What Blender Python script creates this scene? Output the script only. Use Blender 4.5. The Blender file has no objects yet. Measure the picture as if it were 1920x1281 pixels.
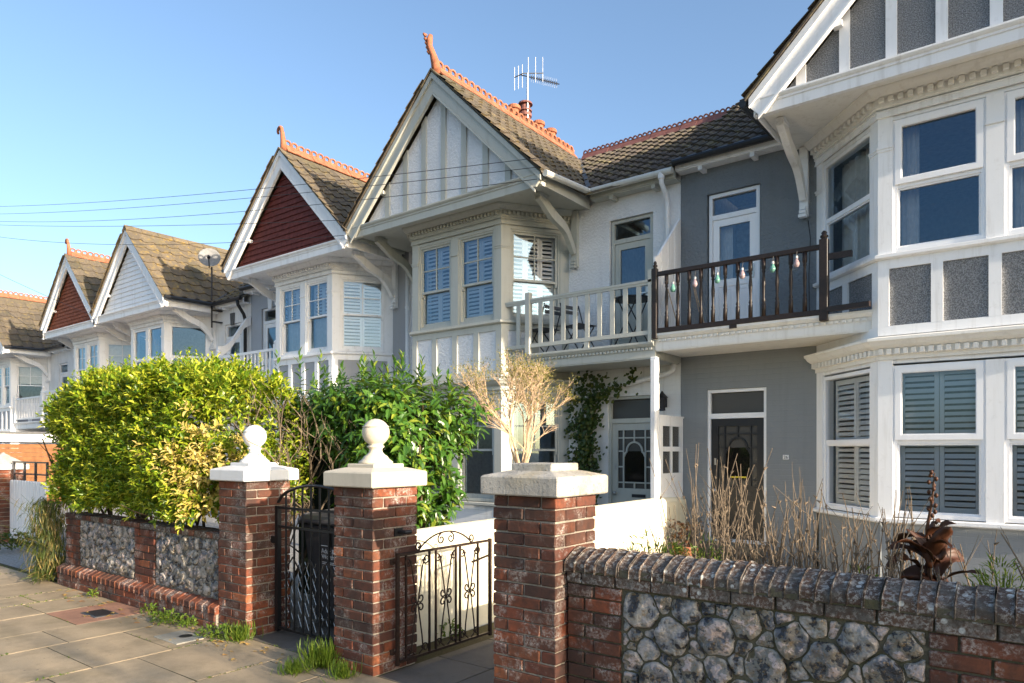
import bpy, bmesh, math, random
import numpy as np
from mathutils import Vector, Matrix, Euler, noise as mnoise
R = math.radians
random.seed(7)
rng = np.random.default_rng(7)
scene = bpy.context.scene
COL = scene.collection

# ---------------------------------------------------------------- camera
cam_d = bpy.data.cameras.new('camera')
cam = bpy.data.objects.new('camera', cam_d)
COL.objects.link(cam)
cam.location = (0, 0, 1.62)
cam.rotation_euler = (R(90), 0, R(37.5))
cam_d.sensor_width = 36
cam_d.lens = 36 * 1302 / 1920
cam_d.shift_y = (844 - 640.5) / 1920
cam_d.clip_start = 0.05
cam_d.clip_end = 2000
scene.camera = cam

# ---------------------------------------------------------------- light
SUN_EL, SUN_DY = 14.8, 0.065          # elevation; sideways slope of the rays towards the houses
sun_dir = Vector((-1, SUN_DY, -math.tan(R(SUN_EL)) * math.hypot(1, SUN_DY))).normalized()
sd = bpy.data.lights.new('sun', 'SUN')
sd.energy = 5.0
sd.angle = R(0.55)
sd.color = (1.0, 0.85, 0.67)
so = bpy.data.objects.new('sun', sd)
COL.objects.link(so)
so.rotation_euler = sun_dir.to_track_quat('-Z', 'Y').to_euler()
so.location = (20, -5, 20)
W = bpy.data.worlds.new('World')
scene.world = W
W.use_nodes = True
wn = W.node_tree.nodes
wl_ = W.node_tree.links
wn.clear()
sky = wn.new('ShaderNodeTexSky')
sky.sky_type = 'NISHITA'
sky.sun_disc = False
sky.sun_elevation = R(SUN_EL)
sky.sun_rotation = math.atan2(-sun_dir.x, -sun_dir.y)
sky.air_density = 1.0
sky.dust_density = 2.2
sky.ozone_density = 2.3
bg = wn.new('ShaderNodeBackground')
bg.inputs['Strength'].default_value = 0.15
wo = wn.new('ShaderNodeOutputWorld')
wl_.new(sky.outputs[0], bg.inputs[0])
wl_.new(bg.outputs[0], wo.inputs[0])
scene.view_settings.view_transform = 'Standard'
scene.view_settings.look = 'None'
scene.view_settings.gamma = 1
scene.view_settings.use_curve_mapping = False
scene.view_settings.exposure = 1.13
scene.cycles.max_bounces = 7
scene.cycles.transparent_max_bounces = 24
scene.cycles.caustics_reflective = False
scene.cycles.caustics_refractive = False

# ---------------------------------------------------------------- materials
MATS = {}
def new_mat(name):
    m = bpy.data.materials.new(name)
    m.use_nodes = True
    nt = m.node_tree
    nt.nodes.clear()
    out = nt.nodes.new('ShaderNodeOutputMaterial')
    MATS[name] = m
    return m, nt, out
def N(nt, t, **kw):
    n = nt.nodes.new(t)
    for k, v in kw.items():
        if isinstance(k, str) and hasattr(n, k):
            setattr(n, k, v)
    return n
def noise_tex(nt, scale, detail=4, rough=.55, vec=None):
    n = nt.nodes.new('ShaderNodeTexNoise')
    n.inputs['Scale'].default_value = scale
    n.inputs['Detail'].default_value = detail
    n.inputs['Roughness'].default_value = rough
    if vec is not None:
        nt.links.new(vec, n.inputs['Vector'])
    return n
def mixc(nt, fac, a, b, mode='MIX'):
    n = nt.nodes.new('ShaderNodeMix')
    n.data_type = 'RGBA'
    n.blend_type = mode
    for i, v in ((0, fac), (6, a), (7, b)):
        if hasattr(v, 'is_linked') or hasattr(v, 'links'):
            nt.links.new(v, n.inputs[i])
        elif i == 0:
            n.inputs[0].default_value = v
        else:
            n.inputs[i].default_value = (*v, 1) if len(v) == 3 else v
    return n.outputs[2]
def ramp(nt, fac, stops, interp='LINEAR'):
    n = nt.nodes.new('ShaderNodeValToRGB')
    n.color_ramp.interpolation = interp
    els = n.color_ramp.elements
    while len(els) < len(stops):
        els.new(0.5)
    for e, (p, c) in zip(els, stops):
        e.position = p
        e.color = (*c, 1) if not isinstance(c, (int, float)) else (c, c, c, 1)
    nt.links.new(fac, n.inputs[0])
    return n.outputs[0]
def bump(nt, h, strength, dist, prev=None):
    b = nt.nodes.new('ShaderNodeBump')
    b.inputs['Strength'].default_value = strength
    b.inputs['Distance'].default_value = dist
    nt.links.new(h, b.inputs['Height'])
    if prev is not None:
        nt.links.new(prev, b.inputs['Normal'])
    return b.outputs[0]
def principled(nt, out, col, rough=.6, spec=.4, normal=None, metal=0):
    p = nt.nodes.new('ShaderNodeBsdfPrincipled')
    if hasattr(col, 'links'):
        nt.links.new(col, p.inputs['Base Color'])
    else:
        p.inputs['Base Color'].default_value = (*col, 1)
    if hasattr(rough, 'links'):
        nt.links.new(rough, p.inputs['Roughness'])
    else:
        p.inputs['Roughness'].default_value = rough
    p.inputs['Specular IOR Level'].default_value = spec
    p.inputs['Metallic'].default_value = metal
    if normal is not None:
        nt.links.new(normal, p.inputs['Normal'])
    nt.links.new(p.outputs[0], out.inputs[0])
    return p
def pos(nt):
    return nt.nodes.new('ShaderNodeNewGeometry').outputs['Position']
def objrand(nt):
    return nt.nodes.new('ShaderNodeObjectInfo').outputs['Random']

def streaks(nt, p, c, dirt, amt):
    mp = nt.nodes.new('ShaderNodeMapping')
    mp.inputs['Scale'].default_value = (9, 9, .7)
    nt.links.new(p, mp.inputs['Vector'])
    n = noise_tex(nt, 1.0, 5, .65, mp.outputs[0])
    return mixc(nt, ramp(nt, n.outputs[0], [(.52, 0), (.78, amt)]), c, dirt)
def paint(name, col, rough=.45, var=.12, bumpS=.12, dirt=(.30, .26, .20), dirt_amt=.25, bscale=90, spec=.4, streak=.35):
    """painted joinery, plastic or metal: faint unevenness, thin grime patches"""
    m, nt, out = new_mat(name)
    p = pos(nt)
    n1 = noise_tex(nt, 2.3, 5, .6, p)
    n2 = noise_tex(nt, 11, 6, .7, p)
    c = mixc(nt, ramp(nt, n1.outputs[0], [(.3, 0), (.75, var)]), col, tuple(v * .75 for v in col))
    c = mixc(nt, ramp(nt, n2.outputs[0], [(.56, 0), (.8, dirt_amt)]), c, dirt)
    c = streaks(nt, p, c, dirt, streak)
    nb = noise_tex(nt, bscale, 3, .6, p)
    principled(nt, out, c, rough, spec, bump(nt, nb.outputs[0], bumpS, .004))
    return m
def stucco(name, col, scale=55, strength=.8, dist=.012, speck=None, dirt=(.35, .33, .30), courses=None):
    m, nt, out = new_mat(name)
    p = pos(nt)
    n0 = noise_tex(nt, 1.1, 5, .6, p)
    c = mixc(nt, ramp(nt, n0.outputs[0], [(.4, 0), (.85, .45)]), col, dirt)
    c = streaks(nt, p, c, dirt, .45)
    nb = noise_tex(nt, scale, 4, .65, p)
    if speck:
        v = noise_tex(nt, scale * 1.6, 2, .8, p)
        c = mixc(nt, ramp(nt, v.outputs[0], [(.42, 0), (.6, .8)]), c, speck)
    nrm = bump(nt, nb.outputs[0], strength, dist)
    if courses:
        sep = nt.nodes.new('ShaderNodeSeparateXYZ')
        nt.links.new(p, sep.inputs[0])
        comb = nt.nodes.new('ShaderNodeCombineXYZ')
        nt.links.new(sep.outputs[0], comb.inputs[0])
        nt.links.new(sep.outputs[2], comb.inputs[1])
        bt = nt.nodes.new('ShaderNodeTexBrick')
        bt.inputs['Scale'].default_value = 1
        bt.inputs['Brick Width'].default_value = .225
        bt.inputs['Row Height'].default_value = .075
        bt.inputs['Mortar Size'].default_value = .006
        bt.inputs['Mortar Smooth'].default_value = .6
        nt.links.new(comb.outputs[0], bt.inputs['Vector'])
        nrm = bump(nt, bt.outputs['Fac'], courses, -.006, nrm)
    principled(nt, out, c, .85, .25, nrm)
    return m
def simple(name, col, rough=.6, spec=.4, metal=0, var=.2, scale=14, bumpS=.2, bdist=.005, bscale=70):
    m, nt, out = new_mat(name)
    p = pos(nt)
    n1 = noise_tex(nt, scale, 5, .6, p)
    c = mixc(nt, ramp(nt, n1.outputs[0], [(.3, 0), (.7, 1)]), tuple(v * (1 - var) for v in col), tuple(min(1, v * (1 + var)) for v in col))
    nb = noise_tex(nt, bscale, 4, .6, p)
    principled(nt, out, c, rough, spec, bump(nt, nb.outputs[0], bumpS, bdist), metal)
    return m

paint('white_paint', (.88, .88, .88))
paint('old_white_paint', (.84, .82, .77), .55, .15, .25, (.40, .35, .27), .35, 30)
paint('white_plastic', (.90, .90, .91), .3, .05, .03, dirt_amt=.06, spec=.5, streak=.12)
paint('sage_paint', (.50, .505, .455), .5, .15, .15, (.25, .24, .19), .35)
paint('shutter_white', (.90, .90, .90), .4, .05, .03, dirt_amt=.03, streak=.05)
paint('grey_gutter', (.60, .60, .55), .45, .1, .05)
paint('black_gutter', (.018, .019, .021), .35, .1, .05, (.06, .055, .05), .4)
paint('navy_door', (.016, .018, .022), .4, .1, .05, (.03, .03, .03), .2, streak=.1)
paint('far_grey_paint', (.36, .37, .39), .6)
paint('cream_masonry', (.83, .76, .57), .75, .1, .3, (.52, .36, .14), .35, 25, .2)
paint('cream_stone', (.60, .54, .43), .75, .15, .35, (.40, .36, .28), .45, 40, .2)
paint('cap_white', (.74, .74, .73), .6, .1, .3, (.55, .52, .45), .3, 40, .3)
stucco('white_roughcast', (.88, .88, .89), 24, .8, .04, dirt=(.68, .68, .68))
stucco('white_brickwork', (.85, .85, .84), 60, .3, .006, courses=.5)
stucco('grey_roughcast', (.225, .25, .27), 22, .9, .05, dirt=(.18, .195, .205))
stucco('grey_brickwork', (.25, .268, .28), 60, .3, .006, dirt=(.20, .21, .215), courses=.35)
stucco('grey_pebbledash', (.15, .158, .168), 50, 1.0, .03, speck=(.42, .43, .445), dirt=(.15, .15, .15))
stucco('pale_grey_brickwork', (.42, .44, .47), 60, .3, .006, dirt=(.35, .36, .38), courses=.5)
simple('terracotta', (.34, .13, .072), .8, .2, var=.35, scale=9)
simple('purple_terracotta', (.20, .085, .07), .6, .3, var=.3, scale=9)
simple('hung_tile', (.135, .032, .026), .75, .25, var=.35, scale=12)
simple('hung_tile_orange', (.27, .085, .045), .8, .2, var=.45, scale=9)
simple('dark_wood', (.024, .014, .010), .45, .4, var=.4, scale=30)
simple('rust_iron', (.035, .020, .014), .6, .4, .3, var=.5, scale=40)
simple('black_iron', (.012, .012, .013), .4, .5, .2, var=.2)
simple('galvanised', (.45, .45, .44), .35, .5, .8, var=.15)
simple('dark_metal', (.04, .04, .045), .4, .5, .5)
simple('lead', (.10, .105, .11), .6, .4, .2)
simple('soil', (.055, .042, .03), .95, .1, var=.5, scale=7, bumpS=1, bdist=.03, bscale=25)
simple('asphalt', (.11, .108, .10), .9, .2, var=.3, scale=60, bumpS=.6, bdist=.01, bscale=150)
simple('plaster_room', (.42, .38, .32), .9, .1)
simple('dead_twig', (.175, .135, .095), .85, .15, var=.45, scale=18)
simple('pale_twig', (.52, .38, .25), .8, .2, var=.3, scale=18)
simple('bark', (.12, .085, .055), .9, .1, var=.4, scale=20, bumpS=1, bdist=.01)
simple('brass', (.6, .42, .12), .3, .5, .9)
simple('yellow_card', (.80, .62, .05), .5)
simple('bin_plastic', (.05, .05, .053), .45, .4, var=.1)
simple('bin_print', (.75, .75, .75), .6)
simple('orange_timber', (.22, .09, .03), .6, .3, var=.3, scale=6)
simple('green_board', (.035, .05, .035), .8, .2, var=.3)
simple('curtain_cloth', (.68, .66, .63), .9, .1, var=.1)
simple('glass_green', (.14, .32, .26), .1, .6)
simple('glass_pink', (.36, .27, .28), .1, .6)
simple('red_plastic', (.45, .05, .03), .45)
simple('grey_dish', (.22, .22, .215), .6)
simple('garden_gravel', (.33, .325, .31), .95, .1, var=.35, scale=30, bumpS=.8, bdist=.012, bscale=110)
simple('cable', (.02, .02, .022), .5)

def glass(name, refl, tint=(1, 1, 1)):
    m, nt, out = new_mat(name)
    t = nt.nodes.new('ShaderNodeBsdfTransparent')
    t.inputs[0].default_value = (*tint, 1)
    g = nt.nodes.new('ShaderNodeBsdfGlossy')
    g.inputs['Roughness'].default_value = .015
    g.inputs['Color'].default_value = (.50, .75, 1, 1)
    p = pos(nt)
    nb = noise_tex(nt, 2.2, 2, .5, p)
    nt.links.new(bump(nt, nb.outputs[0], .05, .02), g.inputs['Normal'])
    fr = nt.nodes.new('ShaderNodeFresnel')
    fr.inputs['IOR'].default_value = 1.55
    ma = nt.nodes.new('ShaderNodeMath')
    ma.operation = 'MULTIPLY_ADD'
    ma.use_clamp = True
    ma.inputs[1].default_value = 1.3
    ma.inputs[2].default_value = refl
    nt.links.new(fr.outputs[0], ma.inputs[0])
    mx = nt.nodes.new('ShaderNodeMixShader')
    nt.links.new(ma.outputs[0], mx.inputs[0])
    nt.links.new(t.outputs[0], mx.inputs[1])
    nt.links.new(g.outputs[0], mx.inputs[2])
    nt.links.new(mx.outputs[0], out.inputs[0])
glass('window_glass', .065, (.97, .98, .98))
m, nt, out = new_mat('frosted_glass')
v = noise_tex(nt, 160, 2, .6, pos(nt))
principled(nt, out, (.06, .057, .052), .25, .5, bump(nt, v.outputs[0], .6, .004))
m, nt, out = new_mat('dark_glass')
principled(nt, out, (.012, .011, .010), .06, .5)

# bricks: colour by brick, efflorescence and soot by place
def brick_mat(name, stops, eff=.5, lichen=0.0, seed=0.0):
    m, nt, out = new_mat(name)
    p = pos(nt)
    c = ramp(nt, objrand(nt), stops)
    n1 = noise_tex(nt, 30, 5, .65, p)
    c = mixc(nt, ramp(nt, n1.outputs[0], [(.35, .0), (.7, .75)]), c, (.085, .045, .032))
    n2 = noise_tex(nt, 5.5, 6, .7, p)
    n3 = noise_tex(nt, 70, 3, .7, p)
    e = nt.nodes.new('ShaderNodeMath'); e.operation = 'MULTIPLY'
    nt.links.new(ramp(nt, n2.outputs[0], [(.50, 0), (.64, 1)]), e.inputs[0])
    nt.links.new(ramp(nt, n3.outputs[0], [(.42, 0), (.60, eff)]), e.inputs[1])
    c = mixc(nt, e.outputs[0], c, (.50, .455, .41))
    n6 = noise_tex(nt, 2.6, 4, .6, p)
    c = mixc(nt, ramp(nt, n6.outputs[0], [(.43, 0), (.62, .75)]), c, (.045, .034, .030))
    if lichen:
        vv = nt.nodes.new('ShaderNodeTexVoronoi')
        vv.inputs['Scale'].default_value = 19
        nt.links.new(p, vv.inputs['Vector'])
        n4 = noise_tex(nt, 2.5, 3, .5, p)
        l = nt.nodes.new('ShaderNodeMath'); l.operation = 'MULTIPLY'
        nt.links.new(ramp(nt, vv.outputs['Distance'], [(.2, lichen), (.27, 0)]), l.inputs[0])
        nt.links.new(ramp(nt, n4.outputs[0], [(.42, 0), (.50, 1)]), l.inputs[1])
        c = mixc(nt, l.outputs[0], c, (.55, .56, .53))
        n5 = noise_tex(nt, 45, 4, .8, p)
        c = mixc(nt, ramp(nt, n5.outputs[0], [(.49, 0), (.58, lichen * .85)]), c, (.33, .31, .28))
        n7 = noise_tex(nt, 11, 5, .7, p)
        c = mixc(nt, ramp(nt, n7.outputs[0], [(.45, 0), (.62, lichen * .8)]), c, (.075, .068, .058))
    nb = bump(nt, n1.outputs[0], .6, .006)
    nb = bump(nt, n3.outputs[0], .35, .004, nb)
    principled(nt, out, c, .88, .2, nb)
brick_mat('red_brick', [(0, (.22, .066, .034)), (.3, (.30, .088, .040)), (.55, (.17, .056, .036)), (.8, (.11, .045, .034)), (1, (.36, .12, .05))], 1.0)
brick_mat('brown_brick', [(0, (.14, .056, .036)), (.4, (.19, .070, .040)), (.7, (.10, .048, .036)), (1, (.25, .082, .042))], .9)
brick_mat('coping_brick', [(0, (.105, .068, .048)), (.5, (.14, .092, .066)), (1, (.08, .054, .040))], .6, 1.0)
def mortar_mat(name, col, moss=.5, sc=6):
    m, nt, out = new_mat(name)
    p = pos(nt)
    n1 = noise_tex(nt, sc, 5, .7, p)
    n2 = noise_tex(nt, 60, 4, .7, p)
    c = mixc(nt, ramp(nt, n1.outputs[0], [(.45, 0), (.65, moss)]), col, (.085, .085, .04))
    c = mixc(nt, ramp(nt, n2.outputs[0], [(.4, 0), (.7, .6)]), c, tuple(v * .55 for v in col))
    principled(nt, out, c, .95, .1, bump(nt, n2.outputs[0], .9, .012))
mortar_mat('mortar', (.40, .35, .29), .25)
mortar_mat('flint_mortar', (.15, .135, .095), .7)
mortar_mat('left_flint_mortar', (.22, .20, .17), .3)
# flint: grey-blue broken faces, pale chalky rind, black glossy pits, rusty stains
def flint_mat(name, k, sc):
    m, nt, out = new_mat(name)
    p = pos(nt)
    oi = nt.nodes.new('ShaderNodeObjectInfo')
    n1 = noise_tex(nt, 9 * sc, 5, .6, p)
    n2 = noise_tex(nt, 16 * sc, 5, .55, p)
    n3 = noise_tex(nt, 48 * sc, 4, .6, p)
    base = ramp(nt, oi.outputs['Random'], [(0, (.11, .12, .145)), (.25, (.22, .21, .18)), (.5, (.095, .10, .12)), (.75, (.28, .255, .21)), (1, (.155, .16, .175))])
    c = mixc(nt, ramp(nt, n1.outputs[0], [(.49, 0), (.56, .85)]), base, (.25 * k, .215 * k, .16 * k))
    c = mixc(nt, ramp(nt, n1.outputs[0], [(.42, .9), (.47, 0)]), c, (.12, .13, .16))
    c = mixc(nt, ramp(nt, n2.outputs[0], [(.545, 0), (.585, .95)]), c, (.55 * k, .44 * k, .40 * k))
    c = mixc(nt, ramp(nt, n2.outputs[0], [(.41, .95), (.445, 0)]), c, (.028, .030, .036))
    c = mixc(nt, ramp(nt, n3.outputs[0], [(.56, 0), (.64, .75)]), c, (.24 * k, .16 * k, .08 * k))
    c = mixc(nt, ramp(nt, n3.outputs[0], [(.32, .85), (.37, 0)]), c, (.05, .05, .055))
    at = nt.nodes.new('ShaderNodeAttribute'); at.attribute_name = 'rind'
    rm_ = nt.nodes.new('ShaderNodeMath'); rm_.operation = 'MULTIPLY'
    nt.links.new(at.outputs['Fac'], rm_.inputs[0])
    nt.links.new(ramp(nt, n2.outputs[0], [(.46, 0), (.50, .9)]), rm_.inputs[1])
    c = mixc(nt, rm_.outputs[0], c, (.42 * k, .405 * k, .37 * k))
    rg = ramp(nt, n2.outputs[0], [(.41, .18), (.48, .55)])
    nb = bump(nt, n1.outputs[0], .8, .03)
    nb = bump(nt, n2.outputs[0], 1.0, .03, nb)
    nb = bump(nt, n3.outputs[0], .9, .014, nb)
    principled(nt, out, c, rg, .5, nb)
flint_mat('flint', 1.0, 1.0)
flint_mat('left_flint', 1.0, 1.0)
# weathered stone cap
m, nt, out = new_mat('weathered_stone')
p = pos(nt)
n1 = noise_tex(nt, 7, 6, .7, p); n2 = noise_tex(nt, 40, 4, .75, p); n3 = noise_tex(nt, 3, 3, .5, p)
c = mixc(nt, ramp(nt, n1.outputs[0], [(.35, 0), (.62, 1)]), (.50, .47, .41), (.33, .315, .28))
c = mixc(nt, ramp(nt, n2.outputs[0], [(.56, 0), (.7, .9)]), c, (.09, .085, .08))
c = mixc(nt, ramp(nt, n3.outputs[0], [(.55, 0), (.75, .5)]), c, (.40, .32, .18))
principled(nt, out, c, .9, .2, bump(nt, n2.outputs[0], .8, .01))
# roof tiles
def roof_mat(name, base, dark, lich, amt):
    m, nt, out = new_mat(name)
    p = pos(nt)
    g = nt.nodes.new('ShaderNodeNewGeometry')
    r_ = nt.nodes.new('ShaderNodeMath'); r_.operation = 'FRACT'
    ad = nt.nodes.new('ShaderNodeMath'); ad.operation = 'ADD'
    nt.links.new(g.outputs['Random Per Island'], ad.inputs[0])
    nt.links.new(objrand(nt), ad.inputs[1])
    nt.links.new(ad.outputs[0], r_.inputs[0])
    c = mixc(nt, r_.outputs[0], base, dark)
    n1 = noise_tex(nt, 1.6, 5, .65, p); n2 = noise_tex(nt, 22, 5, .7, p); n3 = noise_tex(nt, 7, 5, .7, p)
    c = mixc(nt, ramp(nt, n2.outputs[0], [(.4, 0), (.7, .7)]), c, tuple(v * .45 for v in base))
    c = mixc(nt, ramp(nt, n3.outputs[0], [(.52, 0), (.68, amt)]), c, lich)
    c = mixc(nt, ramp(nt, n1.outputs[0], [(.5, 0), (.75, .6)]), c, (.10, .095, .05))
    principled(nt, out, c, .9, .2, bump(nt, n2.outputs[0], .6, .01))
roof_mat('roof_tile_brown', (.165, .135, .10), (.105, .09, .072), (.27, .20, .075), .6)
roof_mat('roof_tile_dark', (.13, .105, .085), (.085, .075, .068), (.27, .23, .11), .6)
roof_mat('roof_tile_ochre', (.20, .16, .11), (.14, .115, .085), (.38, .25, .05), .65)
# pavement slab
def slab_mat(name, a, b, moss=.35):
    m, nt, out = new_mat(name)
    p = pos(nt)
    c = mixc(nt, objrand(nt), a, b)
    n1 = noise_tex(nt, 2.2, 5, .6, p); n2 = noise_tex(nt, 120, 4, .75, p); n3 = noise_tex(nt, 9, 6, .7, p)
    c = mixc(nt, ramp(nt, n2.outputs[0], [(.35, 0), (.7, .5)]), c, tuple(v * .55 for v in a))
    c = mixc(nt, ramp(nt, n1.outputs[0], [(.5, 0), (.72, moss)]), c, (.17, .165, .075))
    c = mixc(nt, ramp(nt, n3.outputs[0], [(.55, 0), (.75, .45)]), c, tuple(v * .6 for v in b))
    n4 = noise_tex(nt, 1.1, 6, .7, p)
    c = mixc(nt, ramp(nt, n4.outputs[0], [(.42, 0), (.62, .55)]), c, tuple(v * .5 for v in b))
    vo = nt.nodes.new('ShaderNodeTexVoronoi'); vo.inputs['Scale'].default_value = 9
    nt.links.new(p, vo.inputs['Vector'])
    c = mixc(nt, ramp(nt, vo.outputs['Distance'], [(.06, .6), (.09, 0)]), c, (.12, .11, .10))
    principled(nt, out, c, .9, .2, bump(nt, n3.outputs[0], .4, .012, bump(nt, n2.outputs[0], .5, .006)))
slab_mat('paving', (.54, .42, .275), (.42, .33, .22), .35)
slab_mat('paving_red', (.50, .27, .18), (.46, .25, .17), .1)
slab_mat('paving_grey', (.25, .225, .18), (.22, .2, .16), .4)
slab_mat('paving_pale', (.44, .42, .36), (.42, .4, .34), .2)
slab_mat('path_paving', (.22, .19, .155), (.17, .15, .13), .2)
mortar_mat('joint_moss', (.10, .085, .05), .9, 3)
# leaves
def leaf_mat(name, stops, rough=.4, trans=.3, spec=.4):
    m, nt, out = new_mat(name)
    g = nt.nodes.new('ShaderNodeNewGeometry')
    c = ramp(nt, g.outputs['Random Per Island'], stops)
    n1 = noise_tex(nt, 1.4, 3, .5, g.outputs['Position'])
    c = mixc(nt, ramp(nt, n1.outputs[0], [(.35, 0), (.7, .35)]), c, stops[0][1])
    p = nt.nodes.new('ShaderNodeBsdfPrincipled')
    nt.links.new(c, p.inputs['Base Color'])
    p.inputs['Roughness'].default_value = rough
    p.inputs['Specular IOR Level'].default_value = spec
    t = nt.nodes.new('ShaderNodeBsdfTranslucent')
    nt.links.new(mixc(nt, .5, c, (.30, .36, .04)), t.inputs[0])
    mx = nt.nodes.new('ShaderNodeMixShader')
    mx.inputs[0].default_value = trans
    nt.links.new(p.outputs[0], mx.inputs[1])
    nt.links.new(t.outputs[0], mx.inputs[2])
    nt.links.new(mx.outputs[0], out.inputs[0])
leaf_mat('hedge_leaf', [(0, (.055, .13, .010)), (.35, (.17, .27, .014)), (.68, (.36, .43, .022)), (1, (.62, .60, .07))], .34, .32)
leaf_mat('hedge_yellow_leaf', [(0, (.42, .34, .07)), (.5, (.55, .42, .10)), (1, (.62, .50, .20))], .5, .2)
leaf_mat('laurel_leaf', [(0, (.035, .095, .014)), (.5, (.065, .165, .020)), (.85, (.12, .23, .025)), (1, (.32, .36, .04))], .28, .25, .55)
leaf_mat('ivy_leaf', [(0, (.022, .045, .010)), (.6, (.045, .085, .016)), (1, (.12, .12, .02))], .4, .15)
leaf_mat('tree_leaf', [(0, (.16, .15, .04)), (.5, (.26, .24, .06)), (1, (.36, .30, .09))], .5, .3)
leaf_mat('weed_leaf', [(0, (.07, .14, .015)), (.6, (.14, .22, .025)), (1, (.24, .29, .04))], .5, .3)
leaf_mat('bamboo_leaf', [(0, (.05, .085, .015)), (.55, (.11, .13, .03)), (1, (.36, .25, .09))], .5, .3)
leaf_mat('dead_leaf', [(0, (.035, .014, .009)), (.5, (.075, .026, .012)), (1, (.16, .055, .018))], .5, .2)
leaf_mat('fallen_leaf', [(0, (.40, .24, .06)), (.5, (.50, .36, .12)), (1, (.45, .16, .05))], .6, .1)
leaf_mat('street_leaf', [(0, (.05, .08, .015)), (1, (.12, .12, .02))], .5, .3)

# ---------------------------------------------------------------- mesh helpers
WLOC = {}
def wloc(o):
    return WLOC.get(o.name, Vector((0, 0, 0))) if o else Vector((0, 0, 0))
def link(o, parent=None, loc=(0, 0, 0)):
    COL.objects.link(o)
    loc = Vector(loc)
    if parent is not None:
        o.parent = parent
        o.location = loc - wloc(parent)
    else:
        o.location = loc
    if loc.length_squared > 0:
        WLOC[o.name] = loc
    return o
def tag(o, label=None, cat=None, group=None, kind=None):
    if label: o['label'] = label
    if cat: o['category'] = cat
    if group: o['group'] = group
    if kind: o['kind'] = kind
    return o
def thing(name, loc, label, cat, group=None):
    o = bpy.data.objects.new(name, None)
    o.empty_display_size = .2
    link(o, None, loc)
    return tag(o, label, cat, group)
def inst(name, mesh, parent, loc, rot=(0, 0, 0), scale=(1, 1, 1)):
    o = bpy.data.objects.new(name, mesh)
    link(o, parent, loc)
    o.rotation_euler = rot
    o.scale = scale
    return o
I4 = Matrix.Identity(4)
class MB:
    def __init__(self, T=None):
        self.v = []; self.f = []; self.T = T; self.cuts = []
    def add(self, vs, fs):
        k = len(self.v)
        self.cuts.append((k, len(self.f)))
        if self.T is not None:
            vs = [self.T @ Vector(p) for p in vs]
        self.v.extend([tuple(p) for p in vs])
        self.f.extend([tuple(i + k for i in f) for f in fs])
        return self
    def box(self, x0, x1, y0, y1, z0, z1):
        x0, x1 = sorted((x0, x1)); y0, y1 = sorted((y0, y1)); z0, z1 = sorted((z0, z1))
        return self.add([(x0, y0, z0), (x1, y0, z0), (x1, y1, z0), (x0, y1, z0), (x0, y0, z1), (x1, y0, z1), (x1, y1, z1), (x0, y1, z1)],
                        [(0, 3, 2, 1), (4, 5, 6, 7), (0, 1, 5, 4), (1, 2, 6, 5), (2, 3, 7, 6), (3, 0, 4, 7)])
    def prism(self, poly, d0, d1, axes='xz'):
        """poly: 2-D points; extruded along the third axis from d0 to d1"""
        n = len(poly)
        def p3(a, b, d):
            return {'xz': (a, d, b), 'yz': (d, a, b), 'xy': (a, b, d)}[axes]
        vs = [p3(a, b, d0) for a, b in poly] + [p3(a, b, d1) for a, b in poly]
        fs = [tuple(range(n)), tuple(range(2 * n - 1, n - 1, -1))]
        fs += [(i, (i + 1) % n + 0, (i + 1) % n + n, i + n) for i in range(n)]
        return self.add(vs, fs)
    def bar(self, p, q, w, h, up=(0, 0, 1)):
        """rectangular bar from p to q, w across, h along up"""
        p, q = Vector(p), Vector(q)
        t = (q - p).normalized(); u = Vector(up)
        s = t.cross(u).normalized(); u = s.cross(t).normalized()
        vs = []
        for c in (p, q):
            for a, b in ((-1, -1), (1, -1), (1, 1), (-1, 1)):
                vs.append(c + s * a * w / 2 + u * b * h / 2)
        return self.add(vs, [(3, 2, 1, 0), (4, 5, 6, 7), (0, 1, 5, 4), (1, 2, 6, 5), (2, 3, 7, 6), (3, 0, 4, 7)])
    def tube(self, pts, rad, n=6, cap=True):
        pts = [Vector(p) for p in pts]
        if isinstance(rad, (int, float)): rad = [rad] * len(pts)
        vs = []; fs = []
        t0 = (pts[1] - pts[0]).normalized()
        ref = Vector((0, 0, 1)) if abs(t0.z) < .9 else Vector((1, 0, 0))
        u = t0.cross(ref).normalized()
        for i, p in enumerate(pts):
            t = (pts[min(i + 1, len(pts) - 1)] - pts[max(i - 1, 0)])
            t = t.normalized() if t.length > 1e-9 else t0
            u = (u - t * u.dot(t))
            u = u.normalized() if u.length > 1e-6 else t.orthogonal().normalized()
            w = t.cross(u)
            for k in range(n):
                a = 2 * math.pi * k / n
                vs.append(p + (u * math.cos(a) + w * math.sin(a)) * rad[i])
        for i in range(len(pts) - 1):
            for k in range(n):
                fs.append((i * n + k, i * n + (k + 1) % n, (i + 1) * n + (k + 1) % n, (i + 1) * n + k))
        if cap:
            fs.append(tuple(range(n - 1, -1, -1)))
            fs.append(tuple(range((len(pts) - 1) * n, len(pts) * n)))
        return self.add(vs, fs)
    def lathe(self, prof, c=(0, 0, 0), n=16):
        vs = []; fs = []
        for r, z in prof:
            for k in range(n):
                a = 2 * math.pi * k / n
                vs.append((c[0] + r * math.cos(a), c[1] + r * math.sin(a), c[2] + z))
        for i in range(len(prof) - 1):
            for k in range(n):
                fs.append((i * n + k, i * n + (k + 1) % n, (i + 1) * n + (k + 1) % n, (i + 1) * n + k))
        fs.append(tuple(range(n - 1, -1, -1)))
        fs.append(tuple(range((len(prof) - 1) * n, len(prof) * n)))
        return self.add(vs, fs)
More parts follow.
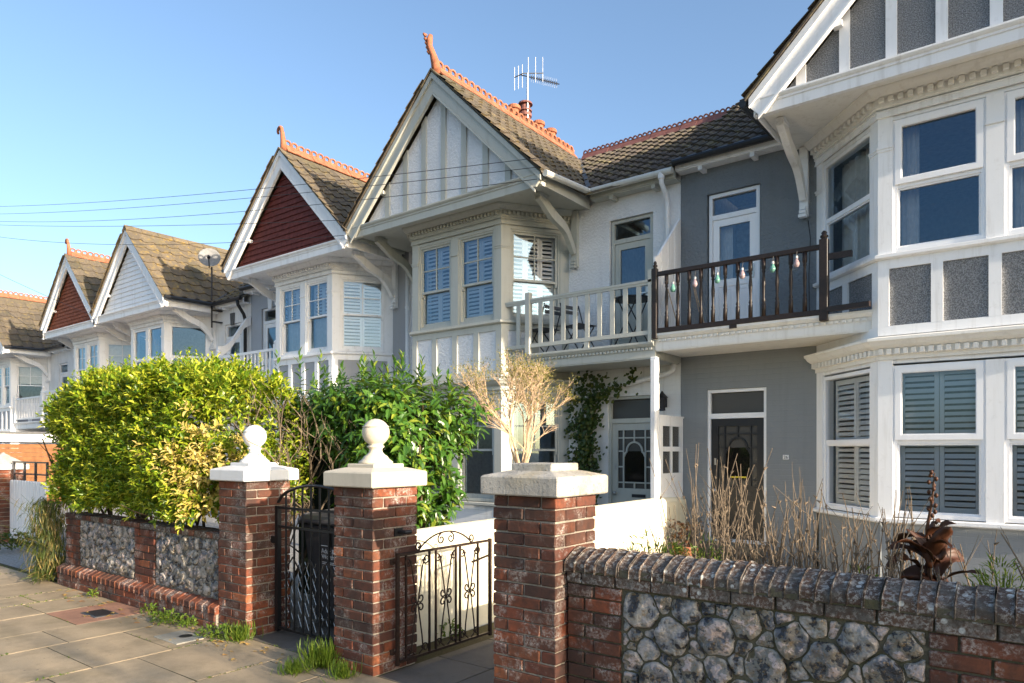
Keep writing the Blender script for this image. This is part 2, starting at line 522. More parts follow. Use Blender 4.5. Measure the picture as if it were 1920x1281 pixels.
    def sweep(self, path, prof, z0=0):
        """path: plan points walked so that the outside is on the RIGHT hand; prof: closed (out, z)"""
        path = [Vector((p[0], p[1])) for p in path]
        offs = []
        for i, p in enumerate(path):
            ns = []
            if i > 0:
                t = (p - path[i - 1]).normalized(); ns.append(Vector((t.y, -t.x)))
            if i < len(path) - 1:
                t = (path[i + 1] - p).normalized(); ns.append(Vector((t.y, -t.x)))
            if len(ns) == 1: offs.append(ns[0])
            else:
                b = (ns[0] + ns[1]).normalized()
                offs.append(b / max(.3, b.dot(ns[0])))
        n = len(prof); vs = []; fs = []
        for p, o in zip(path, offs):
            for a, z in prof:
                vs.append((p.x + o.x * a, p.y + o.y * a, z0 + z))
        for i in range(len(path) - 1):
            for k in range(n):
                fs.append((i * n + k, (i + 1) * n + k, (i + 1) * n + (k + 1) % n, i * n + (k + 1) % n))
        fs.append(tuple(range(n)))
        fs.append(tuple(range(len(path) * n - 1, (len(path) - 1) * n - 1, -1)))
        return self.add(vs, fs)
    def mesh(self, name, mat, smooth=False, bevel=0, fix=True):
        me = bpy.data.meshes.new(name)
        me.from_pydata(self.v, [], self.f)
        if fix or bevel:
            bm = bmesh.new(); bm.from_mesh(me)
            if bevel:
                bmesh.ops.bevel(bm, geom=list(bm.edges), offset=bevel, segments=1, affect='EDGES', clamp_overlap=True)
            bmesh.ops.recalc_face_normals(bm, faces=bm.faces)
            bm.to_mesh(me); bm.free()
        if mat: me.materials.append(MATS[mat])
        if smooth:
            me.polygons.foreach_set('use_smooth', [True] * len(me.polygons))
        me.update()
        return me
    def split(self, name, mat, parent):
        """every piece added becomes an object of its own"""
        cuts = self.cuts + [(len(self.v), len(self.f))]
        for (v0, f0), (v1, f1) in zip(cuts, cuts[1:]):
            m2 = MB(); m2.v = self.v[v0:v1]; m2.f = [tuple(i - v0 for i in f) for f in self.f[f0:f1]]
            m2.build(name, mat, parent)
    def build(self, name, mat, parent=None, smooth=False, bevel=0, loc=None):
        me = self.mesh(name, mat, smooth, bevel)
        o = bpy.data.objects.new(name, me)
        link(o, parent, (0, 0, 0))
        return o
def frame(p, t):
    t = Vector((t[0], t[1])).normalized()
    return Matrix(((t.x, -t.y, 0, p[0]), (t.y, t.x, 0, p[1]), (0, 0, 1, p[2] if len(p) > 2 else 0), (0, 0, 0, 1)))
def np_mesh(name, verts, quads, mat, smooth=False):
    me = bpy.data.meshes.new(name)
    nv, nq = len(verts), len(quads); k = quads.shape[1]
    me.vertices.add(nv); me.loops.add(nq * k); me.polygons.add(nq)
    me.vertices.foreach_set('co', np.ascontiguousarray(verts, dtype=np.float32).ravel())
    me.loops.foreach_set('vertex_index', np.ascontiguousarray(quads, dtype=np.int32).ravel())
    me.polygons.foreach_set('loop_start', np.arange(0, nq * k, k, dtype=np.int32))
    me.polygons.foreach_set('use_smooth', np.full(nq, smooth))
    me.update(calc_edges=True)
    for mm in (mat if isinstance(mat, (list, tuple)) else [mat]):
        me.materials.append(MATS[mm])
    return me
def unit(a):
    return a / np.maximum(1e-9, np.linalg.norm(a, axis=-1, keepdims=True))
def leaves(name, P, D, U, L, Wd, mat, parent, fold=.25, curl=.15, matidx=None, kind='stuff'):
    """P base points, D growth directions, U leaf-up vectors (all n x 3), L lengths, Wd widths; each leaf: 6 verts, 4 faces in a folded, pointed blade"""
    n = len(P)
    D = unit(D); S = unit(np.cross(D, U)); Nn = np.cross(S, D)
    L = np.broadcast_to(L, (n,))[:, None]; Wd = np.broadcast_to(Wd, (n,))[:, None]
    b = P
    m1 = P + D * L * .45 - Nn * L * curl * .15
    tip = P + D * L - Nn * L * curl
    l1 = P + D * L * .40 + S * Wd * .5 + Nn * Wd * fold
    r1 = P + D * L * .40 - S * Wd * .5 + Nn * Wd * fold
    l2 = P + D * L * .75 + S * Wd * .34 + Nn * (Wd * fold * .7 - L * curl * .5)
    r2 = P + D * L * .75 - S * Wd * .34 + Nn * (Wd * fold * .7 - L * curl * .5)
    V = np.stack([b, m1, tip, l1, r1, l2, r2], axis=1).reshape(-1, 3)
    base = (np.arange(n) * 7)[:, None]
    q = np.array([[0, 1, 3, 3], [0, 4, 1, 1], [1, 2, 5, 3], [1, 4, 6, 2]])
    tris = np.array([[0, 1, 3], [0, 4, 1], [1, 2, 5], [1, 5, 3], [1, 4, 6], [1, 6, 2]])
    F = (base[:, None, :] + tris[None]).reshape(-1, 3)
    me = np_mesh(name, V, F, mat)
    if matidx is not None:
        me.polygons.foreach_set('material_index', np.repeat(matidx, 6).astype(np.int32))
    o = bpy.data.objects.new(name, me)
    link(o, parent, (0, 0, 0))
    if kind: o['kind'] = kind
    return o
# ================================================================ ground, pavement, garden
def struct(name, mb, mat, parent=None):
    return tag(mb.build(name, mat, parent), kind='structure')
struct('ground', MB().box(-400, 300, -300, 400, -.6, -.15), 'asphalt')
struct('kerb', MB().box(-60, 40, .55, .70, -.3, .0), 'paving_grey')
pave = struct('pavement', MB().box(-60, 40, .7, 3.44, -.3, -.0035), 'joint_moss')
struct('garden_ground', MB().box(-60, 40, 3.44, 20, -.3, -.03), 'garden_gravel')
SLABC = {}
def slab_mesh(wx, wy, mat):
    k = (round(wx, 2), round(wy, 2), mat)
    if k not in SLABC:
        mb = MB().box(-wx / 2, wx / 2, -wy / 2, wy / 2, -.045, 0)
        SLABC[k] = mb.mesh('paving_slab', mat, bevel=.003)
    return SLABC[k]
def lay_slab(x0, x1, y0, y1, mat, parent, z=0.0, g=.004):
    x0 += g; x1 -= g; y0 += g; y1 -= g
    wx, wy = round(x1 - x0, 2), round(y1 - y0, 2)
    o = inst('paving_slab', slab_mesh(wx, wy, mat), parent, ((x0 + x1) / 2, (y0 + y1) / 2, z + random.uniform(-.0012, .0012)),
             (R(random.uniform(-.08, .08)), R(random.uniform(-.08, .08)), R(random.uniform(-.3, .3))))
    return o
special = {(-7.62, 2.75): 'paving_red', (-6.15, 2.95): 'paving_pale', (-7.6, 2.35): 'paving_grey'}
COLX = []; ROWY = []
x = -13.4
while x < 1.5:
    wdt = random.choice((.52, .6, .62, .75, .9))
    COLX.append(x)
    ys = [.70]
    y = .70 + random.choice((.3, .45, .6))
    while y < 3.2:
        ys.append(y); y += random.choice((.6, .62, .75, .9))
    ys.append(3.36)
    if ys[-1] - ys[-2] < .2: ys.pop(-2)
    for a, b in zip(ys, ys[1:]):
        ROWY.append((x, x + wdt, b))
        mt = 'paving'
        if -7.9 < x + .31 < -7.2 and a > 2.2: mt = 'paving_red'
        elif random.random() < .06: mt = 'paving_grey'
        lay_slab(x, x + wdt, a, b, mt, pave)
    x += wdt
pv2 = struct('pavement_far', MB().box(-60, -13.41, .7, 3.43, -.1, .0), 'paving')
# cellar plate and stop-tap cover let into the slabs
t = thing('inspection_cover', (-7.43, 2.98, .004), 'small dark metal plate let into the reddish paving slab', 'cover')
MB().box(-7.60, -7.26, 2.86, 3.08, -.01, .006).build('cover_frame', 'lead', t, bevel=.002)
MB().box(-7.58, -7.28, 2.88, 3.06, .0, .010).build('plate', 'dark_metal', t, bevel=.002)
t = thing('stop_tap_cover', (-5.93, 3.0, .004), 'pale square stop tap cover with a dark oval hole beside weeds', 'cover')
MB().box(-6.12, -5.72, 2.88, 3.14, -.02, .010).build('cover_slab', 'paving_pale', t, bevel=.004)
MB().lathe([(.055, 0), (.055, .004)], (-5.90, 3.05, .009), 14).build('key_hole', 'cable', t)
path1 = struct('garden_path', MB().box(-5.43, -4.36, 3.44, 9.9, -.1, -.004), 'joint_moss')
for i in range(10):
    y = 3.36 + i * .62
    lay_slab(-5.43, -4.90, y, y + .62, 'path_paving', path1); lay_slab(-4.90, -4.37, y, y + .62, 'path_paving', path1)
path2 = struct('garden_path', MB().box(-4.12, -2.80, 3.44, 9.9, -.1, -.004), 'joint_moss')
for i in range(10):
    y = 3.36 + i * .62
    lay_slab(-3.79, -3.25, y, y + .62, 'path_paving', path2); lay_slab(-3.25, -2.72, y, y + .62, 'path_paving', path2)

# ================================================================ bricks
def jitter_mesh(me, amt):
    for v in me.vertices:
        v.co += Vector((random.uniform(-amt, amt), random.uniform(-amt, amt), random.uniform(-amt, amt)))
    return me
BR = {}
def brick_mesh(lx, ly, lz, mat):
    k = (round(lx, 3), round(ly, 3), round(lz, 3), mat)
    if k not in BR:
        BR[k] = [jitter_mesh(MB().box(-lx / 2, lx / 2, -ly / 2, ly / 2, -lz / 2, lz / 2).mesh('brick', mat, bevel=.0055), .0018) for _ in range(3)]
    return random.choice(BR[k])
def put_brick(parent, x0, x1, y0, y1, z0, z1, mat, j=.003, name='brick'):
    x0, x1 = sorted((x0, x1))
    lx, ly, lz = x1 - x0, y1 - y0, z1 - z0
    return inst(name, brick_mesh(lx, ly, lz, mat), parent,
                ((x0 + x1) / 2 + random.uniform(-j, j) * .5, (y0 + y1) / 2 + random.uniform(-j, j), (z0 + z1) / 2 + random.uniform(-j, j) * .4),
                (R(random.uniform(-.5, .5)), R(random.uniform(-.4, .4)), R(random.uniform(-.6, .6))))
C = .075
def pier(x0, x1, y0, y1, courses, label, cap, loc_cat='gate pier', mats=('red_brick', 'brown_brick')):
    cx, cy = (x0 + x1) / 2, (y0 + y1) / 2
    t = thing('gate_pier', (cx, cy, 0), label, loc_cat, 'brick gate piers')
    h = courses * C
    MB().box(x0 + .012, x1 - .012, y0 + .012, y1 - .012, -.05, h).build('mortar_core', 'mortar', t)
    w, d = x1 - x0, y1 - y0; k = .1025; g = .005
    for i in range(courses):
        z0, z1 = i * C + g, (i + 1) * C - g
        mt = mats[0] if (i < courses * .55 or random.random() < .35) else mats[1]
        pk = lambda: mats[0] if random.random() < (.85 if i < courses * .45 else .35) else mats[1]
        if i % 2 == 0:
            for ya, yb in ((y0, y0 + k), (y1 - k, y1)):
                put_brick(t, x0, cx - g, ya, yb, z0, z1, pk()); put_brick(t, cx + g, x1, ya, yb, z0, z1, pk())
            for xa, xb in ((x0, x0 + k), (x1 - k, x1)):
                put_brick(t, xa, xb, y0 + k + 2 * g, y1 - k - 2 * g, z0, z1, pk())
        else:
            for xa, xb in ((x0, x0 + k), (x1 - k, x1)):
                put_brick(t, xa, xb, y0, cy - g, z0, z1, pk()); put_brick(t, xa, xb, cy + g, y1, z0, z1, pk())
            for ya, yb in ((y0, y0 + k), (y1 - k, y1)):
                put_brick(t, x0 + k + 2 * g, x1 - k - 2 * g, ya, yb, z0, z1, pk())
    o = .056
    kind, mat, th = cap
    a = w / 2 + o; b = .165
    mb = MB()
    rings = [(a, h), (a, h + th), (b, h + th + .030)]
    vs = []; fs = []
    for r_, z in rings:
        vs += [(cx - r_, cy - r_, z), (cx + r_, cy - r_, z), (cx + r_, cy + r_, z), (cx - r_, cy + r_, z)]
    for i in range(2):
        for q in range(4):
            fs.append((i * 4 + q, i * 4 + (q + 1) % 4, i * 4 + 4 + (q + 1) % 4, i * 4 + 4 + q))
    fs += [(3, 2, 1, 0), (8, 9, 10, 11)]
    mb.add(vs, fs)
    cap_o = mb.build('cap', mat, t, bevel=.008)
    zt = h + th + .030
    MB().box(cx - .15, cx + .15, cy - .15, cy + .15, zt - .012, zt + (.028 if kind == 'ball' else .045)).build('cap_block', mat, cap_o, bevel=.006)
    if kind == 'ball':
        zt += .028
        prof = [(.128, 0), (.128, .014), (.108, .030), (.10, .036), (.088, .055), (.070, .066), (.052, .085), (.047, .105), (.055, .118), (.064, .124), (.064, .132), (.048, .140)]
        bc, br = .235, .103
        for q in range(1, 19):
            an = -math.pi / 2 + .5 + (math.pi - .5) * q / 18
            prof.append((max(.002, br * math.cos(an)), bc + br * math.sin(an)))
            if q == 10: prof += [(br * .985, bc + br * math.sin(an) + .001), (br * .985, bc + br * math.sin(an) + .004)]
        MB().lathe(prof, (cx, cy, zt), 40).build('ball_finial', mat, cap_o, smooth=True)
    return t
pier(-5.88, -5.44, 3.34, 3.78, 18, 'brick gate pier with bright white cap and ball, left of black gate', ('ball', 'cap_white', .10))
pier(-4.235, -3.795, 3.32, 3.76, 18, 'brick gate pier with cream ball finial between the two gates', ('ball', 'cream_stone', .11))
pier(-2.685, -2.225, 3.31, 3.76, 18, 'brick gate pier with flat lichened stone cap and no ball', ('flat', 'weathered_stone', .115))

# ---------------------------------------------------------------- flints
def flint_cells(x0, x1, z0, z1, r_big, r_small, seed, bigs=.35):
    """weighted seeds, then for each the star-shaped outline inside its power cell"""
    r = random.Random(seed); S = []
    for rad, tries in ((r_big, int(bigs * 400)), ((r_big + r_small) / 2, 700), (r_small, 1600), (r_small * .62, 1600)):
        for _ in range(tries):
            q = rad * r.uniform(.85, 1.15)
            px, pz = r.uniform(x0 + q * .6, x1 - q * .6), r.uniform(z0 + q * .6, z1 - q * .6)
            if all((px - a) ** 2 + (pz - b_) ** 2 > (q + c_) ** 2 * .86 for a, b_, c_ in S): S.append((px, pz, q))
    return S
def fill_flints(parent, x0, x1, z0, z1, y, rb, rs_, seed, nang, mat, gap=.006):
    S = flint_cells(x0, x1, z0, z1, rb, rs_, seed)
    for i, (px, pz, q) in enumerate(S):
        rad = []
        for k in range(nang):
            an = 2 * math.pi * k / nang; ux, uz = math.cos(an), math.sin(an)
            m_ = q * 2.1
            for j, (ax, az, qq) in enumerate(S):
                if j == i: continue
                dx, dz = ax - px, az - pz; d2 = dx * dx + dz * dz
                if d2 > (q + qq) ** 2 * 6: continue
                d = math.sqrt(d2); cosv = (ux * dx + uz * dz) / d
                if cosv <= .05: continue
                m_ = min(m_, (d2 + q * q - qq * qq) / (2 * d) / cosv)
            if ux > 1e-3: m_ = min(m_, (x1 - px) / ux)
            if ux < -1e-3: m_ = min(m_, (x0 - px) / ux)
            if uz > 1e-3: m_ = min(m_, (z1 - pz) / uz)
            if uz < -1e-3: m_ = min(m_, (z0 - pz) / uz)
            rad.append(m_)
        for _ in range(1):
            rad = [min(rad[k], .5 * rad[k] + .25 * (rad[k - 1] + rad[(k + 1) % nang])) for k in range(nang)]
        o_ = Vector((seed + i * 3.7, i * 1.9, 0))
        rad = [max(.006, (v - gap) * (1 + .13 * mnoise.noise(Vector((math.cos(6.283 * k / nang) * 1.5, math.sin(6.283 * k / nang) * 1.5, 0)) + o_) + .07 * mnoise.noise(Vector((math.cos(6.283 * k / nang) * 4, math.sin(6.283 * k / nang) * 4, 5)) + o_))) for k, v in enumerate(rad)]
        mr = sum(rad) / nang
        prot = mr * random.Random(seed * 100 + i).uniform(.20, .36)
        tx, tz = random.uniform(-.22, .22), random.uniform(-.22, .22)      # tilt of the broken face
        prof = [(1.0, -.8), (1.0, .20), (.93, .70), (.78, .95), (.5, 1.0), (.24, 1.0)]
        vs = []; fs = []
        for fr_, hh in prof:
            for k in range(nang):
                an = 2 * math.pi * k / nang
                vx, vz = math.cos(an) * rad[k] * fr_, math.sin(an) * rad[k] * fr_
                dd = prot * hh
                if hh > .2:
                    nv = Vector((vx, 0, vz)) * (1.6 / mr) + o_
                    dd += prot * (.75 * mnoise.noise(nv) - .55 * abs(mnoise.noise(nv * 1.7 + Vector((9, 0, 0)))) + .30 * mnoise.noise(nv * 3.1)) + (vx * tx + vz * tz) * hh
                vs.append((vx, -dd, vz))
        np_ = len(prof)
        vs.append((0, -prot * (1.02 + .4 * mnoise.noise(o_)), 0))
        for a in range(np_ - 1):
            for k in range(nang):
                fs.append((a * nang + k, a * nang + (k + 1) % nang, (a + 1) * nang + (k + 1) % nang, (a + 1) * nang + k))
        for k in range(nang):
            fs.append(((np_ - 1) * nang + k, (np_ - 1) * nang + (k + 1) % nang, np_ * nang))
        me = MB().add(vs, fs).mesh('flint', mat, True)
        ra = me.attributes.new('rind', 'FLOAT', 'POINT')
        vals = [1.0 if fr_ > .95 else (.55 if fr_ > .8 else 0.0) for fr_, hh in prof for k in range(nang)] + [0.0]
        if random.random() < .25: vals = [.6] * len(vals)
        ra.data.foreach_set('value', vals)
        inst('flint', me, parent, (px, y + .001, pz))
def brick_block(parent, x0, x1, z0, z1, y, mats, course=C, depth=.1, bond=0, L=.225, p1=.5):
    n = int(round((z1 - z0) / course)); ch = (z1 - z0) / n
    for i in range(n):
        a = z0 + i * ch + .005; b = z0 + (i + 1) * ch - .005
        w = x1 - x0
        if w < .5:
            cuts = [x0, x0 + w * (.33 if (i + bond) % 2 else .5), x1] if w > .2 else [x0, x1]
            if w > .36: cuts = [x0, x0 + w * .5, x1] if (i + bond) % 2 else [x0, x0 + .1125, x1 - .1125, x1]
        else:
            cuts = [x0]; q = x0 + (L if (i + bond) % 2 else L / 2)
            while q < x1 - .06: cuts.append(q); q += L
            cuts.append(x1)
        for c0, c1 in zip(cuts, cuts[1:]):
            put_brick(parent, c0 + .005, c1 - .005, y, y + depth, a, b, mats[0] if random.random() < p1 else mats[1])

# ---------------------------------------------------------------- right-hand garden wall
wall_r = thing('garden_wall', (-.4, 3.55, 0), 'low flint and brick garden wall with sloped brick coping, right of the stone-capped pier', 'wall')
MB().box(-2.215, 2.6, 3.432, 3.70, -.05, .935).build('mortar_core', 'flint_mortar', wall_r)
for x0, x1 in ((-2.215, -1.86), (-.395, .06), (1.55, 1.95)):
    brick_block(wall_r, x0, x1, 0, .85, 3.415, ('brown_brick', 'red_brick'), .0773, p1=.75)
fill_flints(wall_r, -1.855, -.40, .02, .845, 3.428, .092, .038, 5, 30, 'flint')
fill_flints(wall_r, .07, 1.54, .02, .845, 3.428, .092, .038, 6, 20, 'flint')
x = -2.215
i = 0
while x < 2.5:                                        # string course
    w = .218 if i else .10
    put_brick(wall_r, x + .004, x + w - .004, 3.404, 3.505, .853, .918, 'coping_brick'); x += w; i += 1
cop = [(3.392, .924), (3.390, .966), (3.405, .982), (3.50, 1.028), (3.56, 1.040), (3.62, 1.028), (3.72, .982), (3.735, .966), (3.735, .924)]
COPM = []
for q in range(5):
    mb = MB().prism([(a - 3.56, b - .924) for a, b in cop], -.0325, .0325, 'yz')
    COPM.append(jitter_mesh(mb.mesh('coping_brick', 'coping_brick', bevel=.006), .003))
x = -2.18
while x < 2.5:
    inst('coping_brick', random.choice(COPM), wall_r, (x, 3.56 + random.uniform(-.006, .006), .924 + random.uniform(-.004, .004)), (R(random.uniform(-.7, .7)), R(random.uniform(-.6, .6)), R(random.uniform(-.8, .8))),
         (random.uniform(.97, 1.03), 1, random.uniform(.95, 1.04)))
    x += .0685
MB().prism([(3.56 + (a_ - 3.56) * .965, .918 + (b_ - .924) * .95) for a_, b_ in cop], -2.215, 2.5, 'yz').build('coping_mortar', 'flint_mortar', wall_r)

# ---------------------------------------------------------------- left-hand garden wall under the hedge
wall_l = thing('garden_wall', (-7.6, 3.5, 0), 'flint and brick garden wall with a brick plinth under the clipped hedge', 'wall')
MB().box(-9.40, -5.89, 3.405, 3.66, -.05, .84).build('mortar_core', 'left_flint_mortar', wall_l)
for x0, x1 in ((-9.41, -9.03), (-7.62, -7.18), (-5.985, -5.885)):
    brick_block(wall_l, x0, x1, .245, .80, 3.385, ('red_brick', 'brown_brick'), p1=.8)
brick_block(wall_l, -9.41, -5.89, .80, .866, 3.375, ('brown_brick', 'coping_brick'), .066, .24, L=.11, p1=.4)
fill_flints(wall_l, -9.02, -7.63, .26, .795, 3.402, .075, .036, 11, 16, 'left_flint', .0045)
fill_flints(wall_l, -7.17, -5.99, .26, .795, 3.402, .075, .036, 12, 16, 'left_flint', .0045)
brick_block(wall_l, -9.46, -5.89, 0, .15, 3.305, ('red_brick', 'brown_brick'), .075, p1=.6)
PL = [jitter_mesh(MB().prism([(0, 0), (0, .055), (.085, .095), (.2, .095), (.2, 0)], -.0525, .0525, 'yz').mesh('plinth_brick', 'red_brick', bevel=.005), .002) for _ in range(4)]
x = -9.40
while x < -5.9:
    inst('plinth_brick', random.choice(PL), wall_l, (x, 3.303, .153)); x += .112
MB().box(-9.45, -5.89, 3.32, 3.42, -.05, .20).build('plinth_mortar', 'mortar', wall_l)

# ---------------------------------------------------------------- cream party wall between the two paths
cw = thing('party_wall', (-4.25, 7, 0), 'smooth cream rendered wall running from the gates to the porch', 'wall')
prof = [(-.10, -.05), (-.10, .86)]
for q in range(9):
    an = math.pi - math.pi * q / 8
    prof.append((-.0 + .10 * math.cos(an), .87 + .075 * math.sin(an)))
prof += [(.10, .86), (.10, -.05)]
mb = MB()
st = [(-4.13 - .1 - .16 * 0, 3.765, 0), (-4.30, 5, 0), (-4.33, 7, 0), (-4.36, 9.0, 0), (-4.42, 9.98, -.03)]
vs = []; fs = []; n = len(prof)
for sx, sy, dz in st:
    vs += [(sx + a, sy, b + (dz if b > .5 else 0)) for a, b in prof]
for i in range(len(st) - 1):
    for k in range(n - 1):
        fs.append((i * n + k, i * n + k + 1, (i + 1) * n + k + 1, (i + 1) * n + k))
fs += [tuple(range(n)), tuple(range(len(st) * n - 1, (len(st) - 1) * n - 1, -1))]
mb.add(vs, fs).build('wall_body', 'cream_masonry', cw, smooth=False)

# ================================================================ gates
g1 = thing('metal_gate', (-4.84, 3.6, .05), 'black metal gate with an arched top, closed between the two ball-topped piers', 'gate')
yg = 3.60
xa, xb = -5.36, -4.30
def arch(x):
    u = (x - (xa + xb) / 2) / ((xb - xa) / 2)
    return 1.12 + .20 * math.sqrt(max(0, 1 - (u * .98) ** 2))
MB().box(xa - .02, xa + .02, yg - .02, yg + .02, .03, 1.13).build('stile', 'black_iron', g1)
MB().box(xb - .02, xb + .02, yg - .02, yg + .02, .03, 1.13).build('stile', 'black_iron', g1)
MB().tube([(xa + (xb - xa) * i / 20, yg, arch(xa + (xb - xa) * i / 20)) for i in range(21)], .014, 6).build('arched_top_rail', 'black_iron', g1)
for z in (.06, .95, 1.115):
    MB().box(xa, xb, yg - .012, yg + .012, z - .01, z + .01).build('rail', 'black_iron', g1)
nb = 9
for i in range(1, nb):
    x = xa + (xb - xa) * i / nb
    MB().tube([(x, yg, .06), (x, yg, arch(x))], .010, 6).build('bar', 'black_iron', g1)
    if i % 2 == 0:
        MB().bar((x, yg - .014, .70), (x - .09, yg - .014, .60), .006, .012).bar((x, yg - .014, .70), (x + .09, yg - .014, .60), .006, .012).build('chevron', 'black_iron', g1)
for i in range(1, 11):                                  # expanded lattice behind the lower half
    x = xa + (xb - xa) * i / 11
    for sgn in (-1, 1):
        pts = [(x + sgn * (.028 if k % 2 else -.028), yg + .02, .09 + k * .115) for k in range(6)]
        MB().tube(pts, .0024, 4).build('lattice_strip', 'galvanised', g1)
MB().box(xa - .09, xa - .02, yg - .02, yg + .02, .80, .86).build('latch', 'black_iron', g1)
MB().box(xb - .36, xb - .30, yg + .012, yg + .05, .82, .95).build('lock_case', 'black_iron', g1)

g2 = thing('metal_gate', (-3.74, 4.0, .05), 'rusty wrought iron gate with scrolls, swung open against the cream wall', 'gate')
gx = -3.735
ya, yb = 3.50, 4.56
def scroll(c, r, a0, turns, sgn=1, n=16, rad=.0055):
    pts = []
    for i in range(n + 1):
        f_ = i / n; a = a0 + sgn * turns * 2 * math.pi * f_
        rr = r * (1 - .72 * f_)
        pts.append((gx, c[0] + rr * math.cos(a), c[1] + rr * math.sin(a)))
    return pts
for y, nm in ((ya, 'hinge_stile'), (yb, 'latch_stile')):
    MB().box(gx - .012, gx + .012, y - .012, y + .012, .05, .87).build(nm, 'rust_iron', g2)
for z in (.075, .855):
    MB().box(gx - .010, gx + .010, ya, yb, z - .009, z + .009).build('rail', 'rust_iron', g2)
for y in (ya + .085, 3.83, 3.90, 4.13, 4.18, 4.40):
    MB().box(gx - .007, gx + .007, y - .007, y + .007, .075, .85).build('bar', 'rust_iron', g2)
for yc in (3.70, 4.015, 4.30):
    for s_ in (-1, 1):
        MB().tube([(gx, yc + s_ * .075, .81), (gx, yc + s_ * .055, .74), (gx, yc + s_ * .006, .47), (gx, yc + s_ * .05, .22), (gx, yc + s_ * .06, .12), (gx, yc + s_ * .02, .09)], .006, 5).build('scroll_bar', 'rust_iron', g2)
        MB().tube(scroll((yc + s_ * .095, .795), .040, math.pi / 2 * 0 + (0 if s_ < 0 else math.pi), 1.2, s_), .006, 5).build('scroll', 'rust_iron', g2)
        MB().tube(scroll((yc + s_ * .085, .125), .036, (0 if s_ < 0 else math.pi), 1.2, -s_), .006, 5).build('scroll', 'rust_iron', g2)
        for dz in (-1, 1):
            MB().tube(scroll((yc + s_ * .036, .47 + dz * .036), .034, math.atan2(-dz, -s_), .95, s_ * dz), .006, 5).build('scroll', 'rust_iron', g2)
yc = 4.015
for s_ in (-1, 1):
    pts = [(gx, yc + s_ * (.30 - .295 * k / 10), .865 + .115 * math.sin(math.pi / 2 * (k / 10) ** .8)) for k in range(11)]
    MB().tube(pts, .007, 5).build('crest_bar', 'rust_iron', g2)
    MB().tube(scroll((yc + s_ * .055, .925), .042, (math.pi / 2), 1.2, -s_), .006, 5).build('scroll', 'rust_iron', g2)
    MB().tube(scroll((yc + s_ * .30, .90), .035, -math.pi / 2, 1.1, s_), .006, 5).build('scroll', 'rust_iron', g2)
for z in (.14, .80):
    MB().tube([(gx - .06, ya, z - .02), (gx - .06, ya, z + .02)], .02, 8).box(gx - .06, gx, ya - .01, ya + .01, z - .01, z + .01).build('hinge', 'rust_iron', g2)
MB().bar((gx, yb - .23, .70), (gx, yb - .02, .73), .02, .012).build('latch_bar', 'rust_iron', g2)
t = thing('gate_stop', (-3.77, 3.60, 1.02), 'black iron gate stop bolted to the middle pier', 'gate stop')
MB().box(-3.797, -3.785, 3.52, 3.60, .985, 1.045).build('plate', 'black_iron', t)
MB().tube([(-3.79, 3.56, 1.015), (-3.73, 3.575, 1.015), (-3.72, 3.62, 1.015)], .016, 8).build('peg', 'black_iron', t)

# ================================================================ wheelie bin behind the black gate
bin_ = thing('wheelie_bin', (-5.1, 4.15, 0), 'black wheelie bin with white lettering behind the black gate', 'bin')
bx, by = -5.12, 4.22
vs = []
for z, w, d in ((.08, .22, .25), (.95, .28, .34)):
    vs += [(bx - w, by - d, z), (bx + w, by - d, z), (bx + w, by + d, z), (bx - w, by + d, z)]
MB().add(vs, [(3, 2, 1, 0), (4, 5, 6, 7), (0, 1, 5, 4), (1, 2, 6, 5), (2, 3, 7, 6), (3, 0, 4, 7)]).build('bin_body', 'bin_plastic', bin_, bevel=.02)
lid = MB().prism([(-.37, .955), (-.37, .99), (-.30, 1.03), (.25, 1.06), (.36, 1.03), (.36, .955)], -.295, .295, 'yz')
lid.v = [(v[0] + bx, v[1] + by, v[2]) for v in lid.v]
lid.build('lid', 'bin_plastic', bin_, bevel=.012)
MB().tube([(bx - .25, by + .36, .98), (bx - .25, by + .42, .99), (bx + .25, by + .42, .99), (bx + .25, by + .36, .98)], .014, 8).build('handle', 'bin_plastic', bin_)
for s_ in (-1, 1):
    mb = MB(Matrix.Translation((bx + s_ * .24, by + .27, .10)) @ Matrix.Rotation(R(90), 4, 'Y'))
    mb.lathe([(.09, -.025), (.10, -.015), (.10, .015), (.09, .025)], (0, 0, 0), 18).build('wheel', 'bin_plastic', bin_)
def text_mesh(name, txt, size, mat, M4, parent, ext=.0008, align='LEFT'):
    cu = bpy.data.curves.new(name, 'FONT')
    cu.body = txt; cu.size = size; cu.extrude = ext; cu.align_x = align
    to = bpy.data.objects.new(name + '_tmp', cu)
    COL.objects.link(to)
    bpy.context.view_layer.update()
    me = bpy.data.meshes.new_from_object(to.evaluated_get(bpy.context.evaluated_depsgraph_get()))
    bpy.data.objects.remove(to)
    me.transform(M4)
    me.materials.clear(); me.materials.append(MATS[mat])
    o = bpy.data.objects.new(name, me)
    link(o, parent, (0, 0, 0))
    return o
tilt = math.atan2(.09, .87)
Mt = Matrix.Translation((bx - .02, by - .25 - .09 * .60 / .87 - .012, .70)) @ Matrix.Rotation(R(90) + tilt, 4, 'X')
text_mesh('lettering', 'Adur &', .062, 'bin_print', Mt, bin_)
text_mesh('lettering', 'Worthing', .062, 'bin_print', Mt @ Matrix.Translation((0, -.052, 0)), bin_)
for dz in (.065, -.085, -.10):
    mb = MB(Mt @ Matrix.Translation((0, dz, 0)))
    mb.box(0, .24, 0, .006, -.0005, .001).build('printed_line', 'bin_print', bin_)
